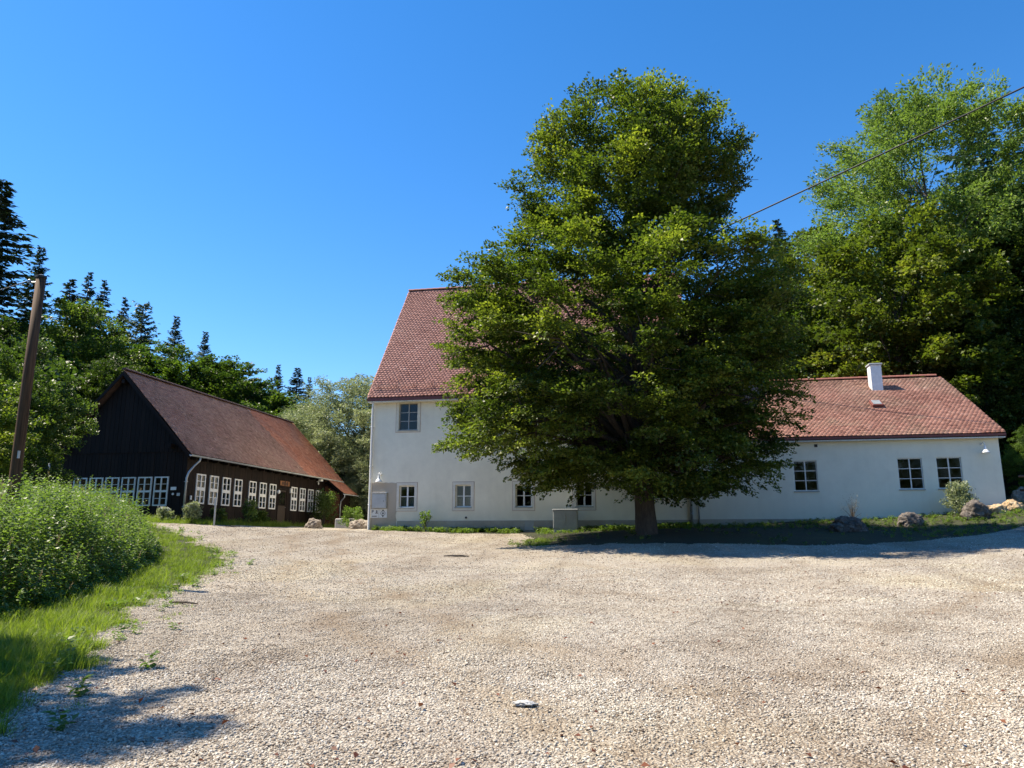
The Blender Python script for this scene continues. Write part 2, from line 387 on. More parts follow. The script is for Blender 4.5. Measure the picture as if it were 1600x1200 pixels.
def soil_mat():
    m, nt, b = mat('ground_turf')
    a = noise_n(nt, .7, 6, .65); f = noise_n(nt, 18, 5, .7)
    r = ramp(nt, a.outputs[0], [(.3, (.040, .031, .018)), (.5, (.034, .036, .014)), (.7, (.05, .06, .018))])
    r2 = ramp(nt, f.outputs[0], [(.3, (.55, .5, .45)), (.65, (1.1, 1.1, 1.05))])
    c = mixc(nt, r.outputs[0], r2.outputs[0], .85, 'MULTIPLY'); nt.links.new(c, b.inputs['Base Color'])
    b.inputs['Roughness'].default_value = 1; bump(nt, b, f.outputs[0], .8, .05); return m
M['soil'] = soil_mat()

# ------------------------------------------------------------------ terrain
CP = np.array([
 (0,0,0),(0,5,.22),(-5,5.5,.27),(5,5,.22),(-6.5,8.5,.40),(0,10,.44),(6,10,.47),(-9.6,15.5,.74),(-12,19,1.0),(-14.5,22,1.4),(-17,25,1.8),
 (-20,29,2.22),(-20,34,2.2),(-20,40,2.2),(-20,46,2.2),(-16,46,2.1),(-13,34,1.95),(-9,34,1.88),(-5,34,1.85),(1.7,34,2.06),(7,34,2.36),(14.2,34,2.76),
 (-.2,27,1.74),(2,27,1.74),(-2,26.4,1.55),(-.4,21.9,.98),(5.5,24.5,1.25),(10,22,1.25),(13,24,1.55),(8,12,.62),(15,30,2.3),(10,31,1.98),(7,31,1.84),(-6,22.5,1.03),(-4.3,26.9,1.3),
 (-4,31,1.7),(-10,30,1.6),(-16,34,1.95),(-13,25,1.4),(20,34,3.2),(25,30,3.0),(17,16,1.1),(-12,12,.75),(-11,5,.42),(-18,20,1.5),(-25,25,2.3),
 (-30,30,2.6),(-28,15,1.6),(-20,8,.9),(-30,0,.8),(0,-10,-.4),(20,0,.2),(-20,-10,-.2),(20,-10,-.3),(35,35,4),(35,10,1.2),(-35,45,3),(-13,46,2.2),
 (0,46,2.4),(14,46,3.0),(22,46,4.2),(-35,0,1),(35,-10,0)], float)
def _phi(d2): return .5*d2*np.log(np.maximum(d2, 1e-9))
def _fit():
    X = CP[:, :2]; n = len(X)
    K = _phi(((X[:, None] - X[None])**2).sum(-1)) + np.eye(n)*2.0
    Pm = np.hstack([np.ones((n, 1)), X]); A = np.block([[K, Pm], [Pm.T, np.zeros((3, 3))]])
    return np.linalg.solve(A, np.concatenate([CP[:, 2], np.zeros(3)]))
_W = _fit()
def sst(x, a, b):
    t = np.clip((x-a)/(b-a), 0, 1); return t*t*(3-2*t)
def ground(u, v):
    u = np.atleast_1d(np.asarray(u, float)); v = np.atleast_1d(np.asarray(v, float))
    uc = np.clip(u, -36, 36); vc = np.clip(v, -10, 47)
    d2 = (uc[:, None]-CP[None, :, 0])**2 + (vc[:, None]-CP[None, :, 1])**2
    z = _phi(d2)@_W[:-3] + _W[-3] + _W[-2]*uc + _W[-1]*vc
    # wooded slopes round the valley
    r = np.maximum(v-48, 0); right = sst(u, -12, 12)
    z = z + right*np.minimum(r*.42, 26)
    z = z + (1-right)*np.minimum(np.maximum(v-62, 0)*.07, 10)
    z = z + np.minimum(np.maximum(-u-34, 0)*.22, 26) + np.minimum(np.maximum(u-26, 0)*.3, 26)*sst(v, 0, 30)
    z = z - .02*np.maximum(-v-10, 0)*0
    return z
def gz(u, v): return float(ground(u, v)[0])

GRAVEL = np.array([(-4.4,-6),(-4.6,4.4),(-5.2,5.6),(-6.7,8.5),(-8.2,11.6),(-9.8,15.2),(-10.6,17.2),(-11.6,18.8),(-12.4,20.4),(-14.6,22.6),(-17.0,24.8),(-19.6,26.6),(-19.9,28.0),(-18.8,29.2),
 (-18.7,31),(-18.75,34.5),(-18.9,37),(-19.6,38.2),(-19.7,40),(-18.8,41.2),(-18.2,46),(-17,54),(-14.6,54),(-13.9,44),(-13.6,33.9),(-12.6,33.35),(-9,32.7),(-5.6,32.2),
 (-4.9,30),(-4.9,27.4),(-3.9,25.8),(-2.2,24.9),(1,24.4),(4.5,24.8),(8,26.6),(12,28.6),(16,30.3),(22,32),(34,34),(34,-6)])
def in_poly(u, v, P=GRAVEL):
    ins = np.zeros(len(u), bool); n = len(P); j = n-1
    for i in range(n):
        c = ((P[i,1] > v) != (P[j,1] > v)) & (u < (P[j,0]-P[i,0])*(v-P[i,1])/(P[j,1]-P[i,1]+1e-12)+P[i,0])
        ins ^= c; j = i
    return ins
def poly_dist(u, v, P=GRAVEL):
    d = np.full(len(u), 1e9); n = len(P); q = np.stack([u, v], 1)
    for i in range(n):
        a = P[i]; b = P[(i+1)%n]; ab = b-a
        t = np.clip(((q-a)@ab)/(ab@ab), 0, 1); d = np.minimum(d, np.linalg.norm(q-(a+t[:, None]*ab), axis=1))
    return d
def edge_wob(u, v): return .22*n3(np.stack([u, v], 1), 5, .9) + .10*n3(np.stack([u, v], 1), 6, 3.5)
def signed(u, v):
    """positive inside the gravel yard, with an uneven edge"""
    d = poly_dist(u, v); return np.where(in_poly(u, v), d, -d) + edge_wob(u, v)

def grid_mesh(name, us, vs_, zf, keep=None, smooth=True):
    U, V = np.meshgrid(us, vs_); u = U.ravel(); v = V.ravel(); z = zf(u, v)
    nu = len(us); nv = len(vs_)
    i = (np.arange(nv-1)[:, None]*nu + np.arange(nu-1)[None]).ravel()
    F = np.stack([i, i+1, i+1+nu, i+nu], 1)
    if keep is not None:
        k = keep(u, v); F = F[k[F].sum(1) >= 3]
        used = np.unique(F); mp = -np.ones(len(u), int); mp[used] = np.arange(len(used)); F = mp[F]
        u, v, z = u[used], v[used], z[used]
    return quad_mesh(name, np.stack([u, v, z], 1), F, smooth=smooth)
def zg(u, v):
    z = ground(u, v); s = np.zeros(len(u)); near = (np.abs(u) < 40) & (v > -8) & (v < 58)
    s[near] = signed(u[near], v[near])
    return z - .14*sst(s, .5, 1.2)
def spaced(lo, a, b, hi, step, k):
    mid = np.arange(a, b+1e-6, step); out = [a]; st = step; L = []
    x = a
    while x > lo: st *= k; x -= st; L.append(max(x, lo))
    Rr = []; x = b; st = step
    while x < hi: st *= k; x += st; Rr.append(min(x, hi))
    return np.array(sorted(set(L)) + list(mid) + Rr)
gm = grid_mesh('ground', spaced(-700, -34, 34, 700, .5, 1.25), spaced(-300, -7, 56, 900, .5, 1.25), zg)
tag(place('ground', gm, M['soil']), 'grassy and wooded valley ground rising behind the buildings', 'ground', kind='structure')
def zgrav(u, v):
    P = np.stack([u, v], 1)
    return ground(u, v) + .018 + .012*n3(P, 11, .7) + .006*n3(P, 12, 2.6) - .05*sst(-signed(u, v), 0, .4)
TRACKS = [np.array([(-15.5,36),(-13.2,28),(-9,19.5),(-5.4,12.8),(-2.2,8.2),(1.2,4.6),(5,1)], float), np.array([(24,31),(13.5,23),(7,15.5),(3,9),(.4,4),(-1,0)], float)]
def track(u, v):
    """0..1: how worn by wheels"""
    q = np.stack([u, v], 1); q = q + .35*np.stack([n3(q, 15, .35), n3(q, 16, .35)], 1); out = np.zeros(len(u))
    for T in TRACKS:
        d = np.full(len(u), 1e9)
        for a, b in zip(T[:-1], T[1:]):
            ab = b-a; t = np.clip(((q-a)@ab)/(ab@ab), 0, 1); d = np.minimum(d, np.linalg.norm(q-(a+t[:, None]*ab), axis=1))
        out = np.maximum(out, np.exp(-((d-.78)/.30)**2))
    return out*np.clip(.75 + .5*n3(q, 17, .6), .25, 1)
yard = grid_mesh('gravel_yard', np.arange(-20.4, 34, .2), np.arange(-6, 54, .2), zgrav, keep=lambda u, v: signed(u, v) > -.12)
_c = np.empty(len(yard.vertices)*3, np.float32); yard.vertices.foreach_get('co', _c); _c = _c.reshape(-1, 3)
yard.attributes.new('track', 'FLOAT', 'POINT').data.foreach_set('value', track(_c[:, 0], _c[:, 1]).astype(np.float32))
tag(place('gravel_yard', yard, M['gravel']), 'pale beige gravel yard spreading in front of the houses', 'yard', kind='structure')

# ------------------------------------------------------------------ scattered instances (gravel stones, grass): stuff objects made with geometry nodes
def source_collection(name, meshes):
    col = bpy.data.collections.new(name)
    for i, m in enumerate(meshes):
        col.objects.link(bpy.data.objects.new(name + '_piece', m))
    return col
def scatter(name, pts, rot, scl, col, label, cat):
    m = bpy.data.meshes.new(name); m.vertices.add(len(pts)); m.vertices.foreach_set('co', np.asarray(pts, np.float32).ravel())
    a = m.attributes.new('rot', 'FLOAT_VECTOR', 'POINT'); a.data.foreach_set('vector', np.asarray(rot, np.float32).ravel())
    a = m.attributes.new('scl', 'FLOAT_VECTOR', 'POINT'); a.data.foreach_set('vector', np.asarray(scl, np.float32).ravel())
    o = bpy.data.objects.new(name, m); C.objects.link(o)
    ng = bpy.data.node_groups.new(name + '_scatter', 'GeometryNodeTree'); ng.is_modifier = True
    ng.interface.new_socket('Geometry', in_out='INPUT', socket_type='NodeSocketGeometry')
    ng.interface.new_socket('Geometry', in_out='OUTPUT', socket_type='NodeSocketGeometry')
    gi = ng.nodes.new('NodeGroupInput'); go = ng.nodes.new('NodeGroupOutput')
    ip = ng.nodes.new('GeometryNodeInstanceOnPoints'); ci = ng.nodes.new('GeometryNodeCollectionInfo')
    ci.inputs['Collection'].default_value = col; ci.inputs['Separate Children'].default_value = True; ci.inputs['Reset Children'].default_value = True
    ar = ng.nodes.new('GeometryNodeInputNamedAttribute'); ar.data_type = 'FLOAT_VECTOR'; ar.inputs['Name'].default_value = 'rot'
    asx = ng.nodes.new('GeometryNodeInputNamedAttribute'); asx.data_type = 'FLOAT_VECTOR'; asx.inputs['Name'].default_value = 'scl'
    er = ng.nodes.new('FunctionNodeEulerToRotation')
    L = ng.links.new
    L(gi.outputs[0], ip.inputs['Points']); L(ci.outputs[0], ip.inputs['Instance']); ip.inputs['Pick Instance'].default_value = True
    L(ar.outputs['Attribute'], er.inputs[0]); L(er.outputs[0], ip.inputs['Rotation']); L(asx.outputs['Attribute'], ip.inputs['Scale'])
    L(ip.outputs[0], go.inputs[0])
    md = o.modifiers.new('scatter', 'NODES'); md.node_group = ng
    return tag(o, label, cat, kind='stuff')

def ico(sub):
    import bmesh
    bm = bmesh.new(); bmesh.ops.create_icosphere(bm, subdivisions=sub, radius=1)
    V = np.array([v.co[:] for v in bm.verts]); F = np.array([[v.index for v in f.verts] for f in bm.faces]); bm.free(); return V, F
def stone_mesh(k):
    V, F = ico(2); g = np.random.default_rng(k)
    V = V*(1 + .22*n3(V, 40+k, 1.1))[:, None]
    for _ in range(5):                       # a few flat broken faces
        d = norm(g.normal(size=3)); h = g.uniform(.55, .8); s = V@d; V = V - np.maximum(s-h, 0)[:, None]*d
    V = V*np.array([1, g.uniform(.62, .85), g.uniform(.45, .62)])
    m = quad_mesh('pebble', V, F); m.materials.append(M['gravel_stone']); return m
stones = source_collection('gravel_source', [stone_mesh(k) for k in range(7)])
def sample(n, u0, u1, v0, v1): return rng.uniform(u0, u1, n), rng.uniform(v0, v1, n)
def in_view(u, v, m=1.5):
    r = u*math.cos(R(10.5)) + v*math.sin(R(10.5)); f = -u*math.sin(R(10.5)) + v*math.cos(R(10.5))
    return (np.abs(r) < f*.72 + m) & (f > 3.2)
def gravel_points():
    U = []; V = []; S = []
    for v0, v1, dens, s0, s1 in ((3.4, 8, 3000, .0055, .0165), (8, 13, 1500, .006, .0145), (13, 20, 330, .010, .021), (20, 33, 50, .014, .026)):
        w = v1*.95 + 3; n = int((w*2)*(v1-v0)*dens); u, v = sample(n, -w, w*.85, v0, v1)
        k = in_view(u, v); u, v = u[k], v[k]; s = signed(u, v)
        # stones thin out in worn wheel tracks and gather at the edges
        dn = .62 + .38*n3(np.stack([u, v], 1), 13, .55)
        k = (s > -.5*rng.random(len(u))**2) & (rng.random(len(u)) < (dn + .25)*(1 - .72*track(u, v)))
        U.append(u[k]); V.append(v[k]); S.append(s0 + (s1-s0)*rng.random(k.sum())**2.2)
    return np.concatenate(U), np.concatenate(V), np.concatenate(S)
u, v, s = gravel_points()
z = zgrav(u, v) + s*.18
rot = np.stack([rng.normal(0, .35, len(u)), rng.normal(0, .35, len(u)), rng.uniform(0, 6.28, len(u))], 1)
scatter('gravel', np.stack([u, v, z], 1), rot, np.stack([s]*3, 1), stones, 'loose pale gravel stones lying all over the yard', 'gravel')

# ------------------------------------------------------------------ leaves
def leaf_geo(P, D, Nn, L, Wd, fold=.25):
    """folded rhombic leaves: P base points, D direction, Nn normal, L length, Wd width"""
    D = norm(D); S = norm(np.cross(D, Nn)); Nn = np.cross(S, D)
    L = np.asarray(L)[:, None]; Wd = np.asarray(Wd)[:, None]
    a = P; b = P + D*L*.45 + S*Wd*.5 + Nn*Wd*fold; c = P + D*L; d = P + D*L*.45 - S*Wd*.5 + Nn*Wd*fold
    V = np.stack([a, b, c, d], 1).reshape(-1, 3); F = np.arange(len(P)*4).reshape(-1, 4); return V, F
def sprays(Cn, O, n, la, lb, lc, ll, lw, g, droop=.0, ntilt=.55, tint0=None, tvar=.18):
    """clusters Cn with outward directions O -> many leaves each"""
    K = len(Cn); O = norm(O); up = np.array([0, 0, 1.])
    B = norm(np.cross(O, up) + 1e-4); A = O; Nn = np.cross(B, A); Nn *= np.sign(Nn[:, 2:3] + 1e-9)
    i = np.repeat(np.arange(K), n); m = len(i)
    ta = g.uniform(-1, 1, m); tb = g.normal(0, .5, m)*(1.05 - .45*(ta+1)/2); tc = g.normal(0, .45, m)
    sc = (g.uniform(.7, 1.35, K))[i]
    P = Cn[i] + A[i]*(ta*la*sc)[:, None] + B[i]*(tb*lb*sc)[:, None] + Nn[i]*(tc*lc*sc - droop*(ta+1)**2*.25)[:, None]
    D = A[i]*g.uniform(.3, 1.1, m)[:, None] + B[i]*(np.sign(tb)*g.uniform(.2, 1., m))[:, None] + g.normal(0, .35, (m, 3))
    D[:, 2] -= .12
    NN = Nn[i] + g.normal(0, ntilt, (m, 3))
    ln = ll*g.uniform(.65, 1.3, m); V, F = leaf_geo(P, D, NN, ln, lw*ln/ll)
    t = (tint0 if tint0 is not None else np.full(K, .45))[i] + g.normal(0, tvar, m)
    return V, F, np.clip(t, 0, 1)

def prof_radius(prof, h, phi):
    zs, L, Rr = prof; w = (1+np.cos(phi))/2
    return np.interp(h, zs, Rr)*w + np.interp(h, zs, L)*(1-w)
def crown(name, prof, K, n, ll, lw, la, lb, lc, seed, NB=150, bl=1.3, lump=.14, shell=.30, depth=1.0, vmax=None, slope=(.75, -.25), tint=.45, tint_amp=.22,
          droop=.15, ntilt=.55, fill=.10, bflat=.42, depth_back=None):
    """leaf sprays gathered on NB boughs that fill the envelope prof; between the boughs the crown stays open and dark"""
    g = np.random.default_rng(seed); zs = np.asarray(prof[0]); z0, z1 = zs[0], zs[-1]; rm = max(np.max(prof[1]), np.max(prof[2]))
    db = depth if depth_back is None else depth_back
    def pick(m, sh):
        h = g.uniform(z0, z1, m); phi = g.uniform(0, 2*np.pi, m); r = prof_radius(prof, h, phi)
        k = g.random(m) < (r/rm)**.9 + .06; h, phi, r = h[k], phi[k], r[k]
        d = np.stack([np.cos(phi)*2, np.sin(phi)*2, h*.5], 1); r = r*(1 + lump*n3(d, seed, .9))
        t = g.random(len(h))**sh; return np.stack([np.cos(phi)*r*t, np.sin(phi)*r*t*np.where(np.sin(phi) > 0, db, depth), h], 1), phi, r*t
    cand, phi, rr = pick(NB*60, shell); cand2 = []; keep = []
    rmin = bl*.86
    for i in range(len(cand)):                      # boughs keep a distance from each other
        c = cand[i]
        if keep:
            q = cand[keep]; dd = (q-c)*[1, 1, 1.5]
            if ((dd**2).sum(1) < rmin**2).any(): continue
        keep.append(i)
        if len(keep) >= NB: break
    bc = cand[keep]; bphi = phi[keep]; nb = len(bc)
    f = (bc[:, 2]-z0)/(z1-z0); sl = slope[1] + (slope[0]-slope[1])*f**1.5 + g.normal(0, .15, nb)
    bo = norm(np.stack([np.cos(bphi), np.sin(bphi), sl], 1)); bs = g.uniform(.7, 1.3, nb)*bl
    bt = tint + tint_amp*g.normal(0, .6, nb)
    # pull each bough in so that its tip, not its middle, reaches the envelope
    bc = bc - bo*bs[:, None]*.55*[1, 1, .7]
    i = g.integers(0, nb, K); up = np.array([0, 0, 1.])
    B = norm(np.cross(bo, up)+1e-5); Nn = np.cross(B, bo); Nn *= np.sign(Nn[:, 2:3]+1e-9)
    a = g.uniform(-1, 1, K); bb = g.normal(0, .5, K)*(1.1-.5*(a+1)/2); c = g.normal(0, .5, K)
    p = bc[i] + bo[i]*(a*bs[i])[:, None] + B[i]*(bb*bs[i]*.8)[:, None] + Nn[i]*(c*bs[i]*bflat - .12*bs[i]*bb**2)[:, None]
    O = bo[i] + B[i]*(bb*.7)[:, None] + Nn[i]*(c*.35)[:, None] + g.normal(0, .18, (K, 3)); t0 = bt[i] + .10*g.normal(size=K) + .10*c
    q, ph, _ = pick(int(K*fill*3), .6); q = q[:int(K*fill)]; ph = ph[:len(q)]
    p = np.concatenate([p, q]); O = np.concatenate([O, np.stack([np.cos(ph), np.sin(ph), 0*ph+.1], 1)]); t0 = np.concatenate([t0, np.full(len(q), tint-.1)])  # inner fill leaves tinted darker: crown shade put into the colour
    if vmax is not None: k = p[:, 1] < vmax; p, O, t0 = p[k], O[k], t0[k]
    # keep the sprays inside the outline, letting single twigs stick out
    hh = np.where(p[:, 2] > z1, z1 - .35*la - g.random(len(p))*.5, np.maximum(p[:, 2], z0 - .1)); yd = p[:, 1]/np.where(p[:, 1] > 0, db, depth); ph = np.arctan2(yd, p[:, 0]); rr = np.hypot(p[:, 0], yd)
    RR = np.maximum(prof_radius(prof, hh, ph)*(1 + .10*n3(np.stack([np.cos(ph)*2, np.sin(ph)*2, hh*.6], 1), seed+7, 1.6)) - .55*la, .15) + np.abs(g.normal(0, .16*la, len(p)))
    sc = np.minimum(1, RR*(1 - .12*g.random(len(p)))/np.maximum(rr, .01)); sc = np.where(rr > RR, sc, 1)
    p = np.stack([p[:, 0]*sc, p[:, 1]*sc, hh], 1)
    V, F, T = sprays(p, O, n, la, lb, lc, ll, lw, g, droop, ntilt, t0)
    return quad_mesh(name, V, F, {'tint': T}), bc
def limbs(seed, H, r0, tips, trunk_top, flare=1.35, wig=.12, n_tw=0, thin=.30, clear=.18, sides=8):
    """trunk plus limbs reaching for the given tip points, one mesh"""
    g = np.random.default_rng(seed); mb = MB()
    zs = np.concatenate([[-.35, .0, .25, .8], np.linspace(1.6, trunk_top, 9)])
    off = np.stack([wig*np.sin(zs*.35+g.uniform(0, 6)), wig*np.sin(zs*.29+g.uniform(0, 6)), zs*0], 1); off -= off[1]; off[:2] = 0
    rad = [r0*flare*1.12, r0*flare, r0*1.13, r0*1.02] + [r0*(1-.93*((zz-.8)/(trunk_top-.8))**1.0) for zz in zs[4:]]
    tr = [(off[i, 0], off[i, 1], zs[i]) for i in range(len(zs))]
    mb.tube(tr, rad, 14)
    for T in tips:
        T = np.asarray(T); d = np.hypot(T[0], T[1]); hs = max(H*clear, T[2] - d*g.uniform(.55, .95)); hs = min(hs, trunk_top*.96)
        o = np.array([np.interp(hs, zs, off[:, 0]), np.interp(hs, zs, off[:, 1]), hs]); rb = np.interp(hs, zs, rad)*g.uniform(.34, .5)
        pts = []; rs = []
        for t in np.linspace(0, 1, 7):
            b = o*(1-t) + T*t; b = b + np.array([0, 0, 1.])*math.sin(t*math.pi)*d*.10 + g.normal(0, .05*d*.35, 3)*(0 < t < 1)
            pts.append(b); rs.append(max(rb*(1-t)**.8, .012))
        mb.tube(pts, rs, 6, caps=False)
        for _ in range(n_tw):
            t = g.uniform(.35, .9); q = o*(1-t) + T*t + np.array([0, 0, 1.])*math.sin(t*math.pi)*d*.10
            e = q + norm(g.normal(size=3) + np.array([T[0], T[1], 0])/max(d, .1)*.8)*d*g.uniform(.15, .35)
            mb.tube([q, (q+e)/2 + g.normal(0, .06, 3), e], [rb*thin, rb*thin*.6, .008], 4, caps=False)
    return mb.mesh('trunk', smooth=True)

# ------------------------------------------------------------------ roofs
def tile_roof(name, origin, along, upslope, length, slope_len, tw=.178, tc=.155, age=lambda a, s: 0*a, moss=0.0, seed=0, brown=0.0, red=None, tsh=0.0):
    """rows of plain clay tiles with rounded tails as one mesh"""
    g = np.random.default_rng(seed)
    A = np.array(along, float); S = np.array(upslope, float); Nn = np.cross(A, S); o = np.array(origin, float)
    if Nn[2] < 0: Nn = -Nn
    rows = int(slope_len/tc); cols = int(length/tw)
    tw = length/cols; r, c = np.meshgrid(np.arange(rows), np.arange(cols+1), indexing='ij'); r = r.ravel(); c = c.ravel()
    a0 = (c - .5*(r % 2))*tw; k = (a0 > -tw*.55) & (a0 < length - tw*.4); r, c, a0 = r[k], c[k], a0[k]; n = len(r)
    s0 = r*tc - .03 + g.normal(0, .004, n); a0 = a0 + g.normal(0, .003, n); lift = .036 + np.abs(g.normal(0, .004, n)); tilt = g.normal(0, .003, n)
    w = tw - .007
    out = np.array([(0, .34), (0, .045), (.16, .012), (.5, 0), (.84, .012), (1, .045), (1, .34)])   # (across, up) from the tail
    x = np.clip(a0[:, None] + .0035 + out[None, :, 0]*w, -.02, length+.02); y = s0[:, None] + out[None, :, 1]
    hgt = lift[:, None]*(1 - out[None, :, 1]/.36) + tilt[:, None]*(out[None, :, 0]-.5) + .004
    # the courses lie unevenly on old battens
    def W(x, y, h): return o + x[..., None]*A + y[..., None]*S + h[..., None]*Nn
    sag = .020*n3(np.stack([x.ravel()*.5, y.ravel()*.5], 1), seed+60, .8).reshape(x.shape)
    top = W(x, y, hgt + sag); bot = W(x[:, 1:6], y[:, 1:6], hgt[:, 1:6] + sag[:, 1:6] - .022)
    V = np.concatenate([top, bot], 1).reshape(-1, 3); b = (np.arange(n)*12)[:, None]
    quads = np.concatenate([b + np.array([[0, 1, 5, 6]]), b + np.array([[1, 2, 4, 5]]), b + np.array([[2, 3, 4, 4]])[:, :4],
                            b + np.array([[1, 7, 8, 2]]), b + np.array([[2, 8, 9, 3]]), b + np.array([[3, 9, 10, 4]]), b + np.array([[4, 10, 11, 5]])], 1).reshape(n, 7, 4)
    tri_ix = quads[:, 2, :3].reshape(-1, 3); q_ix = np.delete(quads, 2, axis=1).reshape(-1, 4)
    t = np.clip(.5 + tsh + .13*g.normal(size=n) + .12*n3(np.stack([a0*.6, s0*.6], 1), seed+61, .6), 0, 1)
    rdv = red(a0, s0) if red is not None else np.zeros(n)
    ag = np.clip(age(a0, s0) + brown + g.normal(0, .06, n), 0, 1)
    m = bpy.data.meshes.new(name); V = V.astype(np.float32)
    loops = np.concatenate([q_ix.ravel(), tri_ix.ravel()]).astype(np.int32)
    starts = np.concatenate([np.arange(len(q_ix))*4, len(q_ix)*4 + np.arange(len(tri_ix))*3]).astype(np.int32)
    m.vertices.add(len(V)); m.vertices.foreach_set('co', V.ravel()); m.loops.add(len(loops)); m.loops.foreach_set('vertex_index', loops)
    m.polygons.add(len(starts)); m.polygons.foreach_set('loop_start', starts)
    for nm, arr in (('tint', t), ('age', ag), ('moss', np.full(n, moss)), ('red', rdv)):
        at = m.attributes.new(nm, 'FLOAT', 'FACE'); at.data.foreach_set('value', np.concatenate([np.repeat(arr, 6), arr]).astype(np.float32))
    m.update(calc_edges=True); m.validate(); m.materials.append(M['tile']); return m
def ridge_tile_mesh(axis):
    mb = MB(); n = 7; L = .40
    vs = []
    for y, r in ((0, .125), (L*.5, .115), (L, .108)):
        for k in range(n):
            w = math.pi*k/(n-1); p = (math.cos(w)*r, math.sin(w)*r*.85)
            vs.append((p[0], y, p[1]) if axis == 'y' else (y, -p[0], p[1]))
    fs = []
    for i in range(2):
        for k in range(n-1): fs.append((i*n+k, i*n+k+1, (i+1)*n+k+1, (i+1)*n+k))
    fs += [tuple(range(n)), tuple(range(2*n, 3*n))]
    return mb.add(vs, fs).mesh('ridge_tile')

# ------------------------------------------------------------------ walls with openings, windows
def wall_mesh(a0, a1, z0, z1, holes, th):
    """wall in local x (along), z; front face at y=0, back at y=th; holes (x0,x1,z0,z1)"""
    xs = sorted({a0, a1} | {h[0] for h in holes} | {h[1] for h in holes}); zs = sorted({z0, z1} | {h[2] for h in holes} | {h[3] for h in holes})
    mb = MB()
    def solid(i, j):
        if not (0 <= i < len(xs)-1 and 0 <= j < len(zs)-1): return False
        cx, cz = (xs[i]+xs[i+1])/2, (zs[j]+zs[j+1])/2
        return not any(h[0] < cx < h[1] and h[2] < cz < h[3] for h in holes)
    for i in range(len(xs)-1):
        for j in range(len(zs)-1):
            if not solid(i, j): continue
            x0, x1, y0, y1 = xs[i], xs[i+1], zs[j], zs[j+1]
            mb.add([(x0,0,y0),(x1,0,y0),(x1,0,y1),(x0,0,y1)], [(0,1,2,3)]); mb.add([(x0,th,y0),(x1,th,y0),(x1,th,y1),(x0,th,y1)], [(3,2,1,0)])
            if not solid(i-1, j): mb.add([(x0,0,y0),(x0,0,y1),(x0,th,y1),(x0,th,y0)], [(0,1,2,3)])
            if not solid(i+1, j): mb.add([(x1,0,y0),(x1,0,y1),(x1,th,y1),(x1,th,y0)], [(3,2,1,0)])
            if not solid(i, j-1): mb.add([(x0,0,y0),(x1,0,y0),(x1,th,y0),(x0,th,y0)], [(3,2,1,0)])
            if not solid(i, j+1): mb.add([(x0,0,y1),(x1,0,y1),(x1,th,y1),(x0,th,y1)], [(0,1,2,3)])
    return mb.mesh('wall')
_wc = {}
